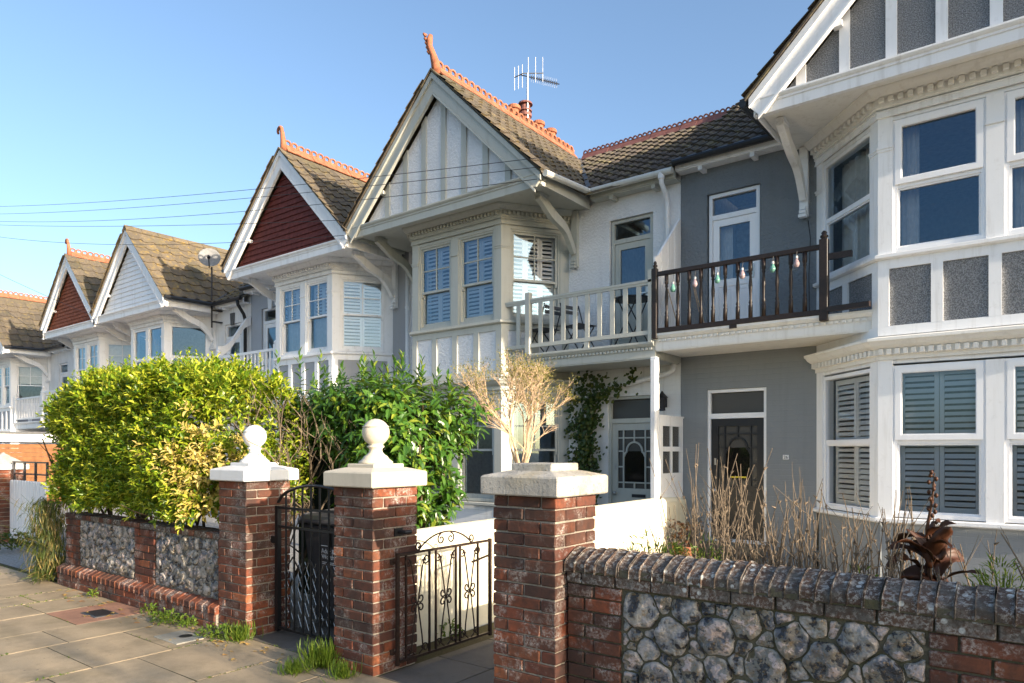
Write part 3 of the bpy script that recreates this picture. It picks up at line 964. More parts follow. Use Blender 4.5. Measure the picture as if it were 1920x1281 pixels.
# dark board fence behind the bin
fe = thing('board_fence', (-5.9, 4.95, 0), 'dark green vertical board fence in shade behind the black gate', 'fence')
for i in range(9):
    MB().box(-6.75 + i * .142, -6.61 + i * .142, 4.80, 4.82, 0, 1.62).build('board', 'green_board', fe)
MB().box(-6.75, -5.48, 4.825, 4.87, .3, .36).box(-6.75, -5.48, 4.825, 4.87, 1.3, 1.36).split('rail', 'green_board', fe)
# ================================================================ houses
F, FB, YG = 10.0, 9.0, 8.6
def wall_panel(parent, name, mat, x0, x1, z0, z1, holes, y, reveal=.16, normal=1):
    xs = sorted({x0, x1, *[h for a in holes for h in a[:2]]})
    zs = sorted({z0, z1, *[h for a in holes for h in a[2:]]})
    xs = [v for v in xs if x0 - 1e-6 <= v <= x1 + 1e-6]; zs = [v for v in zs if z0 - 1e-6 <= v <= z1 + 1e-6]
    mb = MB()
    for a, b in zip(xs, xs[1:]):
        for c, d in zip(zs, zs[1:]):
            mx, mz = (a + b) / 2, (c + d) / 2
            if any(h[0] < mx < h[1] and h[2] < mz < h[3] for h in holes): continue
            mb.add([(a, y, c), (b, y, c), (b, y, d), (a, y, d)], [(0, 1, 2, 3)])
    for h in holes:
        a, b, c, d = h; r = y + reveal
        mb.add([(a, y, c), (a, r, c), (a, r, d), (a, y, d)], [(0, 1, 2, 3)])
        mb.add([(b, r, c), (b, y, c), (b, y, d), (b, r, d)], [(0, 1, 2, 3)])
        mb.add([(a, y, d), (a, r, d), (b, r, d), (b, y, d)], [(0, 1, 2, 3)])
        mb.add([(a, r, c), (a, y, c), (b, y, c), (b, r, c)], [(0, 1, 2, 3)])
    me = mb.mesh(name, mat, fix=False)
    o = bpy.data.objects.new(name, me)
    return link(o, parent, (0, 0, 0))
def ring(mb, a0, a1, z0, z1, w, d0, d1, wb=None, wt=None):
    wb = wb or w; wt = wt or w
    mb.box(a0, a0 + w, d0, d1, z0, z1); mb.box(a1 - w, a1, d0, d1, z0, z1)
    mb.box(a0 + w, a1 - w, d0, d1, z0, z0 + wb); mb.box(a0 + w, a1 - w, d0, d1, z1 - wt, z1)
    return mb
SL = {}
def slat_mesh(L):
    k = round(L, 2)
    if k not in SL:
        T = Matrix.Rotation(R(50), 4, 'X')
        SL[k] = MB(T).box(-k / 2, k / 2, -.029, .029, -.0045, .0045).mesh('slat', 'shutter_white', bevel=.002)
    return SL[k]
def pane(T, a0, a1, z0, z1, d, parent, mat='window_glass', name='pane'):
    mb = MB(T).add([(a0, d, z0), (a1, d, z0), (a1, d, z1), (a0, d, z1)], [(0, 1, 2, 3)])
    me = mb.mesh(name, mat, fix=False)
    return link(bpy.data.objects.new(name, me), parent, (0, 0, 0))
def shutters(T, a0, a1, z0, z1, d, n, parent, fine=True, mid=None, pitch=.066):
    ang = math.atan2(T[1][0], T[0][0])
    w = (a1 - a0) / n
    tiers = [(z0, z1)] if mid is None else [(z0, mid), (mid, z1)]
    louv = MB(T)
    for i in range(n):
        p0, p1 = a0 + i * w + .003, a0 + (i + 1) * w - .003
        mb = MB(T)
        for c, e in tiers:
            ring(mb, p0, p1, c + .003, e - .003, .045, d - .012, d + .012, .06, .06)
        mb.build('shutter_frame', 'shutter_white', parent)
        for c, e in tiers:
            k = int((e - c - .14) / pitch)
            for j in range(k):
                z = c + .07 + (e - c - .14) * (j + .5) / k
                if fine:
                    inst('slat', slat_mesh(p1 - p0 - .09), parent, T @ Vector(((p0 + p1) / 2, d, z)), (0, R(random.uniform(-.3, .3)), ang), (1, random.uniform(.86, 1.05), random.uniform(.85, 1.12)))
                else:
                    T2 = Matrix.Translation((0, d, z)) @ Matrix.Rotation(R(50), 4, 'X')
                    louv.add([T2 @ Vector(q) for q in ((p0 + .04, -.03, 0), (p1 - .04, -.03, 0), (p1 - .04, .03, 0), (p0 + .04, .03, 0), (p0 + .04, -.03, .008), (p1 - .04, -.03, .008), (p1 - .04, .03, .008), (p0 + .04, .03, .008))],
                             [(0, 3, 2, 1), (4, 5, 6, 7), (0, 1, 5, 4), (1, 2, 6, 5), (2, 3, 7, 6), (3, 0, 4, 7)])
    if not fine:
        louv.build('shutter_louvres', 'shutter_white', parent)
def curtain(T, a0, a1, z0, z1, d, parent, folds=7, name='curtain'):
    n = folds * 6; vs = []; fs = []
    ph = random.uniform(0, 6)
    for i in range(n + 1):
        u = i / n
        dd = d + .022 * math.sin(u * folds * 6.283 + ph) + .01 * math.sin(u * folds * 2.3 * 6.283)
        vs += [(a0 + (a1 - a0) * u, dd, z0), (a0 + (a1 - a0) * u, dd, z1)]
    for i in range(n):
        fs.append((2 * i, 2 * i + 2, 2 * i + 3, 2 * i + 1))
    me = MB(T).add(vs, fs).mesh(name, 'curtain_cloth', True, fix=False)
    return link(bpy.data.objects.new(name, me), parent, (0, 0, 0))
def window(house, T, a0, a1, z0, z1, style, infill, trim, fine=True, npan=2, bars=(2, 2), meet=.52):
    fr = .045
    ring(mb := MB(T), a0, a1, z0, z1, fr, .02, .13, .05)
    if style == 'sash':
        mb.box(a0 - .035, a0 + .012, .005, .02, z0, z1 + .035); mb.box(a1 - .012, a1 + .035, .005, .02, z0, z1 + .035); mb.box(a0 + .012, a1 - .012, .005, .02, z1 - .012, z1 + .035)
    win = mb.build('window', trim, house)
    a0 += fr; a1 -= fr; z0 += .05; z1 -= fr
    if style == 'sash':
        zm = z0 + (z1 - z0) * (1 - meet)
        up = ring(MB(T), a0, a1, zm - .02, z1, .038, .045, .078)
        nx, nz = bars
        for i in range(1, nx):
            x = a0 + .038 + (a1 - a0 - .076) * i / nx
            up.box(x - .010, x + .010, .048, .076, zm + .018, z1 - .038)
        for j in range(1, nz):
            z = zm + .018 + (z1 - zm - .056) * j / nz
            up.box(a0 + .038, a1 - .038, .0485, .0755, z - .010, z + .010)
        up.build('upper_sash', trim, win)
        lo = ring(MB(T), a0, a1, z0, zm + .02, .04, .084, .118, .07, .04)
        for x in (a0, a1 - .04):
            lo.box(x + .004, x + .036, .045, .084, zm - .085, zm - .02)
        lo.build('lower_sash', trim, win)
        if fine:
            for i in range(nx):
                for j in range(nz):
                    pa = a0 + .03 + (a1 - a0 - .06) * i / nx; pb = a0 + .03 + (a1 - a0 - .06) * (i + 1) / nx
                    pc = zm + .01 + (z1 - zm - .04) * j / nz; pd = zm + .01 + (z1 - zm - .04) * (j + 1) / nz
                    pane(T, pa, pb, pc, pd, .062, win)
        else:
            pane(T, a0 + .03, a1 - .03, zm + .01, z1 - .03, .062, win)
        pane(T, a0 + .03, a1 - .03, z0 + .03, zm, .10, win)
        mid = zm
    else:                                             # plastic casement: top-hung light over a fixed one
        zm = z0 + (z1 - z0) * (1 - meet)
        MB(T).box(a0, a1, .03, .10, zm - .03, zm + .03).build('transom', trim, win)
        if style == 'casement':
            mb = ring(MB(T), a0 - .02, a1 + .02, zm + .012, z1 + .02, .058, .0, .028)
            ring(mb, a0 + .036, a1 - .036, zm + .07, z1 - .036, .012, .006, .05)
            mb.build('opening_light', trim, win)
        ring(MB(T), a0, a1, z0, zm - .028, .022, .045, .10).build('fixed_light', trim, win)
        pane(T, a0 + .01, a1 - .01, zm + .04, z1 - .01, .05, win)
        pane(T, a0 + .01, a1 - .01, z0 + .01, zm - .04, .07, win)
        mid = zm
    if infill == 'shutter':
        shutters(T, a0 + .01, a1 - .01, z0 + .01, z1 - .01, .165, npan, win, fine, mid)
    elif infill == 'curtain':
        curtain(T, a0 - .02, a1 + .02, z0, z1 + .03, .26, win, 8)
    elif infill == 'side_curtain':
        curtain(T, a0 - .02, a0 + (a1 - a0) * .24, z0 - .05, z1 + .03, .26, win, 4)
    elif infill == 'blind':
        MB(T).box(a0, a1, .2, .206, z0 + (z1 - z0) * .55, z1).build('blind', 'curtain_cloth', win)
    elif infill == 'net':
        curtain(T, a0 - .02, a1 + .02, z0, mid, .22, win, 12, 'net_curtain')
        shutters(T, a0 + .01, a1 - .01, mid, z1 - .01, .20, npan, win, fine)
    return win
def door_glazed(house, T, a0, a1, z0, z1, trim, curtain_on=False, mat_glass='window_glass', leaf_trim=None):
    zt = z1 - .36
    mb = ring(MB(T), a0, a1, z0, z1, .05, .04, .14)
    mb.box(a0 + .05, a1 - .05, .045, .135, zt - .02, zt + .05)
    dr = mb.build('balcony_door', trim, house)
    pane(T, a0 + .05, a1 - .05, zt + .05, z1 - .05, .09, dr)
    b0, b1, c0, c1 = a0 + .055, a1 - .055, z0 + .04, zt - .025
    zl = c0 + .78
    lf = ring(MB(T), b0, b1, c0, c1, .095, .06, .105, .16, .10)
    lf.box(b0 + .095, b1 - .095, .06, .105, zl - .05, zl + .05)
    lf.box(b0 + .095, b1 - .095, .075, .10, c0 + .16, zl - .05)
    w = (b1 - b0 - .19) / 2
    for i in range(2):
        p0 = b0 + .095 + i * w
        ring(lf, p0 + .04, p0 + w - .04, c0 + .20, zl - .09, .02, .066, .08)
    lf.build('door_leaf', leaf_trim or trim, dr)
    pane(T, b0 + .09, b1 - .09, zl + .045, c1 - .09, .082, dr)
    MB(T).box(b1 - .07, b1 - .03, .045, .06, zl + .02, zl + .22).bar((b1 - .05, .03, zl + .13), (b1 - .16, .03, zl + .13), .018, .018).build('handle', 'galvanised', dr)
    if curtain_on:
        curtain(T, b0 + .05, b0 + .05 + (b1 - b0) * .30, zl, c1, .22, dr, 4)
    return dr
def door_front(house, T, a0, a1, z0, z1, frame_m, leaf_m, fine=True, card=False):
    zt = z1 - .40
    mb = ring(MB(T), a0, a1, z0, z1, .045, .03, .15)
    mb.box(a0 + .045, a1 - .045, .035, .145, zt - .03, zt + .045)
    dr = mb.build('front_door', frame_m, house)
    pane(T, a0 + .045, a1 - .045, zt + .045, z1 - .045, .09, dr, 'frosted_glass', 'fanlight')
    b0, b1, c0, c1 = a0 + .05, a1 - .05, z0 + .03, zt - .035
    g0, g1, h0, h1 = b0 + .10, b1 - .10, c0 + .80, c1 - .11
    W_, H_ = g1 - g0, h1 - h0
    lf = MB(T)
    ring(lf, b0, b1, c0, c1, .10, .06, .11, .80, .11)
    X = lambda f_: g0 + W_ * f_
    Z = lambda f_: h1 - H_ * f_
    bw = .011
    for f_ in (.17, .83): lf.box(X(f_) - bw, X(f_) + bw, .066, .10, h0, h1)
    for f_ in (.13, .90): lf.box(g0, g1, .067, .099, Z(f_) - bw, Z(f_) + bw)
    for f_ in (.36, .63):
        lf.box(g0, X(.17), .067, .099, Z(f_) - bw, Z(f_) + bw); lf.box(X(.83), g1, .067, .099, Z(f_) - bw, Z(f_) + bw)
    lf.box(X(.5) - bw, X(.5) + bw, .066, .10, Z(.22), h1); lf.box(X(.5) - bw, X(.5) + bw, .066, .10, h0, Z(.90))
    # trefoil-headed arch round the big pane
    pts = []
    rr = W_ * .235
    zc = Z(.36)
    for i in range(13):
        an = math.pi * i / 12
        pts.append((X(.5) - rr * math.cos(an), zc + rr * 1.05 * math.sin(an)))
    pts = [(X(.17), zc - .09), (X(.17) + .03, zc - .03), (X(.5) - rr, zc - .01)] + pts + [(X(.5) + rr, zc - .01), (X(.83) - .03, zc - .03), (X(.83), zc - .09)]
    for p, q in zip(pts, pts[1:]):
        lf.bar((p[0], .082, p[1]), (q[0], .082, q[1]), .034, .028, up=(q[1] - p[1], 0, -(q[0] - p[0])) if abs(q[0] - p[0]) + abs(q[1] - p[1]) > 1e-6 else (0, 0, 1))
    for i in range(2):
        p0 = b0 + .12 + i * (b1 - b0 - .24) / 2
        ring(lf, p0 + .015, p0 + (b1 - b0 - .24) / 2 - .015, c0 + .12, c0 + .58, .02, .052, .06)
    lf.build('door_leaf', leaf_m, dr)
    xs = [g0, X(.17), X(.83), g1]; zs = [h0, Z(.90), Z(.63), Z(.36), Z(.13), h1]
    for i in (0, 2):
        for j in range(5):
            pane(T, xs[i], xs[i + 1], zs[j], zs[j + 1], .088, dr, 'frosted_glass')
    for a, b in ((X(.17), X(.5)), (X(.5), X(.83))):
        pane(T, a, b, h0, Z(.90), .088, dr, 'frosted_glass'); pane(T, a, b, Z(.13), h1, .088, dr, 'frosted_glass'); pane(T, a, b, Z(.36), Z(.13), .088, dr, 'frosted_glass')
    pane(T, X(.17), X(.83), Z(.90), Z(.14), .0885, dr, 'dark_glass')
    MB(T).box(b0 + .36, b0 + .60, .05, .06, c0 + .66, c0 + .71).build('letter_plate', 'dark_metal', dr)
    mb = MB(T @ Matrix.Translation((b0 + .06, .06, c0 + .72)) @ Matrix.Rotation(R(90), 4, 'X'))
    mb.lathe([(.018, 0), (.014, .02), (.032, .035), (.034, .05), (.02, .062), (.001, .064)], (0, 0, 0), 14).build('door_knob', 'galvanised', dr, smooth=True)
    MB(T).box(b0 + .045, b0 + .075, .05, .06, c0 + 1.10, c0 + 1.20).build('lock_plate', 'galvanised', dr)
    if card:
        MB(T).box(g0 + W_ * .30, g0 + W_ * .72, .075, .08, h0 + H_ * .13, h0 + H_ * .155).build('yellow_card', 'yellow_card', dr)
    MB(T).box(b0 - .05, b1 + .05, -.28, .16, z0 - .16, z0 - .005).build('door_step', 'paving_grey', dr)
    return dr

# ---------------------------------------------------------------- roof tiles
def tile_geo(w, l):
    prof = [(0, .0), (.38, -.002), (.52, .008), (.66, .030), (.80, .036), (.92, .024), (1.0, .004)]
    vs = [(f_ * w, 0, h + .034) for f_, h in prof] + [(f_ * w, l * 1.06, h + .006) for f_, h in prof] + [(f_ * w, .004, h + .006) for f_, h in prof]
    fs = []
    for i in range(6):
        fs.append((i, i + 1, 7 + i + 1, 7 + i)); fs.append((14 + i, 14 + i + 1, i + 1, i))
    return np.array(vs), np.array(fs)
TM = {}
def tiles(name, parent, O, e1, e2, n1, n2, w, l, keep, mat, single=False):
    """grid of tiles on the slope O + i*w*e1 + j*l*e2; keep(point) decides"""
    O, e1, e2 = Vector(O), Vector(e1).normalized(), Vector(e2).normalized()
    nn = e1.cross(e2).normalized()
    vs, fs = tile_geo(w, l)
    M3 = np.array([e1, e2, nn]).T
    V = []; Q = []; k = 0
    if single and (w, l, mat) not in TM:
        TM[(w, l, mat)] = np_mesh('roof_tile', vs, fs, mat)
    rot = Matrix((e1, e2, nn)).transposed().to_euler()
    for j in range(n2):
        for i in range(n1):
            c = O + e1 * (i + .5) * w + e2 * (j + .5) * l
            if not keep(c): continue
            p = O + e1 * i * w + e2 * j * l + nn * random.uniform(-.004, .004)
            if single:
                inst('roof_tile', TM[(w, l, mat)], parent, p, rot)
            else:
                V.append(vs @ M3.T + np.array(p)); Q.append(fs + k); k += len(vs)
    if V:
        me = np_mesh(name, np.concatenate(V), np.concatenate(Q), mat)
        o = link(bpy.data.objects.new(name, me), parent, (0, 0, 0))
        o['kind'] = 'stuff'
CR = {}
def crest_mesh(L, mat, style):
    k = (L, mat, style)
    if k in CR: return CR[k]
    mb = MB()
    mb.prism([(-.13, -.13), (-.02, .012), (.02, .012), (.13, -.13), (.11, -.14), (0, -.02), (-.11, -.14)], -L / 2 + .003, L / 2 - .003, 'yz')
    mb.box(-L / 2 + .003, L / 2 - .003, -.014, .014, .0, .04)
    n = 3 if style == 'ring' else 2
    for i in range(n):
        c = -L / 2 + L * (i + .5) / n
        r_ = L / n * .40
        if style == 'ring':
            pts = [(c + r_ * math.cos(a), 0, .045 + r_ * 1.25 * math.sin(a)) for a in [math.pi * q / 8 for q in range(9)]]
            mb.tube(pts, .017, 5)
        else:
            pts = [(c + r_ * math.cos(a), 0, .075 + r_ * .85 * math.sin(a)) for a in [-.5 + (math.pi + 1.0) * q / 9 for q in range(10)]]
            mb.tube(pts, .022, 5)
            mb.box(c + r_ * .75, c + L / n - r_ * .75, -.013, .013, .03, .085)
    CR[k] = mb.mesh('ridge_tile', mat)
    return CR[k]
def crest(parent, p, q, mat, style, L=.33):
    p, q = Vector(p), Vector(q)
    n = int((q - p).length / L); d = (q - p).normalized()
    ang = math.atan2(d.y, d.x)
    for i in range(n):
        inst('ridge_tile', crest_mesh(L, mat, style), parent, p + d * L * (i + .5) + Vector((0, 0, random.uniform(-.006, .006))), (0, R(random.uniform(-.8, .8)), ang + R(random.uniform(-.8, .8))))
def finial(parent, x, y, z, mat, style):
    mb = MB()
    if style == 'horn':
        pts = [(x, y + .10, z - .1), (x, y + .06, z + .08), (x + .0, y - .0, z + .2), (x - .03, y - .05, z + .33), (x - .02, y - .06, z + .42), (x + .0, y - .05, z + .50)]
        mb.tube(pts, [.085, .075, .055, .05, .055, .035], 8)
        for i in range(5):
            a = i / 4
            mb.tube([(x - .04 - .02 * a, y - .03 - .07 * a, z + .22 + .26 * a), (x - .07 - .02 * a, y - .07 - .07 * a, z + .25 + .27 * a)], [.035, .016], 6)
    else:
        pts = [(x, y + .08, z - .1), (x, y + .06, z + .12), (x, y + .04, z + .28)]
        for q in range(9):
            a = -.3 + 4.2 * q / 8
            pts.append((x - .07 + .07 * math.cos(a), y + .03, z + .33 + .07 * math.sin(a)))
        mb.tube(pts, [.08, .055, .045] + [.04 - .002 * q for q in range(9)], 8)
    mb.build('finial', mat, parent, smooth=True)
def bracket(house, x, y0, z0, y1, z1, trim, wdt=.085):
    """scrolled timber bracket in the plane x, from under the eaves (y0, z0) to the wall (y1, z1)"""
    br = MB().box(x - .055, x + .055, y1 - .075, y1 - .002, z1 - .22, z0 + .03).build('bracket', trim, house)
    pts = []
    for i in range(15):
        u = i / 14
        y = y0 + (y1 - .09 - y0) * (u ** .82)
        z = z0 - (z0 - z1) * (u ** 1.35) - .07 * math.sin(u * math.pi * 2)
        pts.append((y, z, .15 * (1 - u) + .085 * u + .035 * math.sin(u * math.pi)))
    vs = []; fs = []
    for i, (y, z, th) in enumerate(pts):
        j0, j1 = max(i - 1, 0), min(i + 1, 14)
        ty, tz = pts[j1][0] - pts[j0][0], pts[j1][1] - pts[j0][1]
        l_ = math.hypot(ty, tz); ny, nz = -tz / l_, ty / l_
        for sx, sn in ((-1, -.5), (1, -.5), (1, .5), (-1, .5)):
            vs.append((x + sx * wdt / 2, y + ny * th * sn, z + nz * th * sn))
    for i in range(14):
        for k in range(4):
            fs.append((i * 4 + k, i * 4 + (k + 1) % 4, i * 4 + 4 + (k + 1) % 4, i * 4 + 4 + k))
    fs += [(3, 2, 1, 0), (56, 57, 58, 59)]
    MB().add(vs, fs).build('scroll', trim, br)
    mb = MB()
    for i in range(3):
        mb.box(x - .05 + i * .006, x + .05 - i * .006, y1 - .15 + i * .015, y1 - .07, z1 - .20 + i * .055 - .05, z1 - .20 + i * .055 - .01)
    mb.box(x - .05, x + .05, y0 - .02, y0 + .22, z0 - .02, z0 + .03)
    mb.split('scroll_foot', trim, br)

CORN = [(0, 0), (.035, 0), (.035, .03), (.05, .035), (.05, .13), (.11, .135), (.13, .16), (.16, .185), (.175, .21), (.175, .235), (0, .235)]
FRZ = [(0, 0), (.03, 0), (.03, .02), (.02, .025), (.02, .07), (.035, .075), (.035, .09), (0, .09)]
SILL = [(0, 0), (.03, 0), (.055, .015), (.055, .05), (.02, .062), (0, .062)]
GFC = [(0, 0), (.02, 0), (.02, .05), (.05, .055), (.05, .12), (.09, .13), (.13, .155), (.16, .19), (.18, .205), (.18, .235), (.02, .27), (0, .27)]
def dentils(house, path, z0, z1, out0, out1, pitch, mat, single):
    path = [Vector((p[0], p[1])) for p in path]
    dm = None
    mb = MB()
    for p, q in zip(path, path[1:]):
        t = (q - p); L = t.length; t = t.normalized()
        n = int(L / pitch)
        T = frame((p.x, p.y, 0), (t.x, t.y))
        for i in range(n):
            a = L * (i + .5) / n
            if single:
                k = ('d', pitch, mat)
                if k not in SL:
                    SL[k] = MB().box(-pitch * .29, pitch * .29, -(out1 - out0) / 2, (out1 - out0) / 2, 0, z1 - z0).mesh('dentil', mat, bevel=.003)
                inst('dentil', SL[k], house, T @ Vector((a, -(out0 + out1) / 2, z0)), (0, 0, math.atan2(t.y, t.x)))
            else:
                mb.T = T
                mb.box(a - pitch * .29, a + pitch * .29, -out1, -out0, z0, z1)
    if not single:
        mb.build('dentil_row', mat, house)['kind'] = 'stuff'

def house(c):
    s, xc, a, b, hw, dz = c['s'], c['xc'], c['a'], c['b'], c['hw'], c['dz']
    xd, xb = c['xd'], c['xb']
    trim, fine = c['trim'], c['fine']
    zr = c['zr']; k = c.get('k', 1.0)
    near = c.get('near', False)
    h = thing(c.get('name', 'terraced_house'), ((xd + xb) / 2, 11, 0), c['label'], 'house', 'terraced houses along the street')
    Z = lambda v: v + dz
    bay = [(xc - b, F), (xc - a, FB), (xc + a, FB), (xc + b, F)]
    L, Rr = min(xd, xb), max(xd, xb)
    # ---- body behind the front: party walls, back wall, rooms
    MB().box(L + .02, L + .15, F + .02, 16.5, -.1, Z(5.7)).box(Rr - .15, Rr - .02, F + .02, 16.5, -.1, Z(5.7)).box(L + .15, Rr - .15, 16.3, 16.5, -.1, Z(5.7)).split('outer_wall', c['wall_l'], h)
    mb = MB()
    for z0, z1 in ((.15, 2.72), (2.98, 5.62)):
        z0, z1 = Z(z0), Z(z1)
        x0, x1 = xc - b - .1, xc + b + .1
        x0, x1 = max(x0, L + .16), min(x1, Rr - .16)
        mb.box(x0, x1, 13.4, 13.5, z0, z1)
        mb.box(x0 - .05, x0, F + .17, 13.4, z0, z1); mb.box(x1, x1 + .05, F + .17, 13.4, z0, z1)
        mb.box(x0, x1, FB + .25, 13.4, z0 - .1, z0) if False else mb.box(x0, x1, F + .02, 13.4, z0 - .1, z0)
        mb.prism([(xc - b + .12, F + .02), (xc - a + .1, FB + .16), (xc + a - .1, FB + .16), (xc + b - .12, F + .02)], z0 - .1, z0, 'xy')
        mb.box(x0, x1, F + .02, 13.4, z1, z1 + .06)
        mb.prism([(xc - b + .12, F + .02), (xc - a + .1, FB + .16), (xc + a - .1, FB + .16), (xc + b - .12, F + .02)], z1, z1 + .06, 'xy')
    mb.build('room', 'plaster_room', h)
    # ---- front wall either side of the bay
    X = lambda u: xd + s * u
    def hole(u0, u1, z0, z1):
        return (min(X(u0), X(u1)), max(X(u0), X(u1)), Z(z0), Z(z1))
    du, dl = c['door_u'], c['door_l']
    hu = hole(du[0], du[1], 3.16, du[2]); hl = hole(dl[0], dl[1], .16, dl[2])
    e_in = xc - s * b                                  # inner wall edge of the bay (door side)
    x0, x1 = sorted((xd, e_in))
    wall_panel(h, 'upper_wall', c['wall_u'], x0, x1, Z(2.95), Z(5.98), [hu], F)
    wall_panel(h, 'lower_wall', c['wall_l'], x0, x1, -.1, Z(2.95), [hl], F)
    e_out = xc + s * b
    x0, x1 = sorted((xb, e_out))
    if x1 - x0 > .05:
        wall_panel(h, 'side_wall', c.get('wall_s', c['wall_u']), x0, x1, -.1, Z(5.98), [], F)
    # ---- bay: three faces, two floors
    faces = list(zip(bay, bay[1:]))
    apron = MB(); posts = MB(); ap_tim = MB(); under = MB()
    for fi, (p, q) in enumerate(faces):
        t = (q[0] - p[0], q[1] - p[1]); LL = math.hypot(*t)
        T = frame((p[0], p[1], 0), t)
        for m_ in (apron, posts, ap_tim, under): m_.T = T
        under.box(.0, LL, .03, .2, -.1, Z(.68))
        apron.box(.02, LL - .02, .022, .12, Z(2.80), Z(3.72))
        pw = .15
        for z0, z1 in ((Z(.74), Z(2.565)), (Z(3.78), Z(5.365))):
            posts.box(0, pw, .0, .12, z0, z1); posts.box(LL - pw, LL, .0, .12, z0, z1)
            posts.box(pw, LL - pw, .015, .12, z1 - .05, z1)
        # capitals
        for zc in (Z(5.0),):
            for x_ in (0, LL - pw):
                posts.box(x_ - .012, x_ + pw + .012, -.022, .0, zc, zc + .022); posts.box(x_ - .005, x_ + pw + .005, -.012, .0, zc - .03, zc)
        # apron framing
        n = 4 if fi == 1 else 2
        tw = .115
        ap_tim.box(0, LL, .0, .03, Z(2.81), Z(2.95)); ap_tim.box(0, LL, .0, .03, Z(3.61), Z(3.72))
        for i in range(n + 1):
            x_ = (LL - tw) * i / n
            ap_tim.box(x_, x_ + tw, -.002, .03, Z(2.95), Z(3.61))
        # windows
        wu, wl = c['win_u'], c['win_l']
        if fi == 1:
            mw = .16
            posts.box(LL / 2 - mw / 2, LL / 2 + mw / 2, .0, .12, Z(3.78), Z(5.31)); posts.box(LL / 2 - mw / 2, LL / 2 + mw / 2, .0, .12, Z(.74), Z(2.49))
            posts.box(LL / 2 - mw / 2 - .01, LL / 2 + mw / 2 + .01, -.02, 0, Z(5.0), Z(5.022))
            spans = [(pw, LL / 2 - mw / 2), (LL / 2 + mw / 2, LL - pw)]
        else:
            spans = [(pw, LL - pw)]
        for (w0, w1) in spans:
            side = 'front' if fi == 1 else ('left' if fi == 0 else 'right')
            st, inf = wu[side]
            window(h, T, w0, w1, Z(3.79), Z(5.31), st, inf, c['wtrim'], fine, 3 if (fi != 1 and near) else 2, c.get('bars', (2, 2)), wu.get('meet', .56))
            st, inf = wl[side]
            window(h, T, w0, w1, Z(.75), Z(2.49), st, inf, c['wtrim'], fine, 2, c.get('bars', (2, 2)), wl.get('meet', .5))
    apron.split('apron_panel', c['apron'], h)
    posts.split('bay_post', trim, h)
    ap_tim.split('apron_timber', trim, h)
    under.split('bay_base', c['wall_l'], h)
    MB().sweep(bay, SILL, Z(3.72)).build('upper_sill', trim, h)
    MB().sweep(bay, SILL, Z(.68)).build('lower_sill', trim, h)
    MB().sweep(bay, FRZ, Z(5.36)).build('frieze', trim, h)
    MB().sweep(bay, CORN, Z(5.44)).build('cornice', c.get('ctrim', trim), h)
    MB().sweep(bay, GFC, Z(2.56)).build('lower_cornice', c.get('ctrim', trim), h)
    dentils(h, bay, Z(5.51), Z(5.565), .045, .10, .095 if s == 1 else .075, c.get('ctrim', trim), c['s'] == 1 and near)
    if c['s'] == 1 and near:
        dentils(h, bay, Z(2.615), Z(2.68), .04, .085, .082, c.get('ctrim', trim), True)
    # fill behind cornices
    MB().prism(bay + [(xc + b, F + .1), (xc - b, F + .1)], Z(2.76), Z(2.84), 'xy').build('bay_floor', trim, h)
    # ---- gable
    zb, zt = Z(5.58), Z(5.79)
    zA = zr
    BEAM = [(0, 0), (.06, 0), (.06, .115), (.075, .12), (.075, .145), (.095, .155), (.11, .175), (.11, .195), (0, .21)]
    ub = (zA - .38 - zt) / k + .06
    MB().sweep([(xc - hw + .12, 8.56), (xc + hw - .12, 8.56)], BEAM, zb).build('gable_beam', trim, h)
    MB().prism([(xc - hw + .06, 8.545), (xc + hw - .06, 8.545), (xc + hw - .06, F + .05), (xc - hw + .06, F + .05)], Z(5.665), Z(5.69), 'xy').build('soffit', c.get('ctrim', trim), h)
    tri = [(xc - ub, zt - .02), (xc + ub, zt - .02), (xc, zt - .02 + ub * k)]
    MB().prism(tri, YG, YG + .08).build('gable_panel', c['panel'], h)
    gs = c['gable']
    if gs[0] == 'timber':
        for x_ in gs[1]:
            u = abs(x_ - xc)
            zt2 = zA - .34 - k * u
            MB().prism([(x_ - .055, zt), (x_ + .055, zt), (x_ + .055, zA - .33 - k * abs(x_ + .055 - xc)), (x_ - .055, zA - .33 - k * abs(x_ - .055 - xc))], YG - .028, YG).build('gable_timber', trim, h)
    elif gs[0] == 'courses':
        ch = gs[1]; z = zt; nm = gs[2]; i = 0
        while z < zA - .42:
            u0 = (zA - .33 - z) / k; u1 = (zA - .33 - z - ch) / k
            if u1 > .02:
                mb = MB()
                poly = [(xc - u0, z - .012), (xc + u0, z - .012), (xc + u1, z + ch), (xc - u1, z + ch)]
                vs = [(px, YG - .034, pz) for px, pz in poly[:2]] + [(px, YG - .008, pz) for px, pz in poly[2:]] + [(px, YG + .01, pz) for px, pz in poly]
                mb.add(vs, [(0, 1, 2, 3), (4, 7, 6, 5), (0, 4, 5, 1), (1, 5, 6, 2), (2, 6, 7, 3), (3, 7, 4, 0)])
                mb.build(nm, c['panel'], h)
            z += ch
    for sg in (-1, 1):
        poly = [(xc, zA), (xc + sg * hw, zA - k * hw), (xc + sg * hw, zb + .10), (xc + sg * (hw - .10), zb - .01), (xc + sg * (zA - .38 - zb + .01) / k, zb - .01), (xc, zA - .38)]
        bo = MB().prism(poly, 8.46, 8.50).build('bargeboard', c.get('btrim', trim), h)
        pm = [(xc, zA + .005), (xc + sg * (hw + .01), zA + .005 - k * (hw + .01)), (xc + sg * (hw + .01), zA - .10 - k * (hw + .01)), (xc, zA - .10)]
        MB().prism(pm, 8.425, 8.46).build('barge_moulding', c.get('btrim', trim), bo)
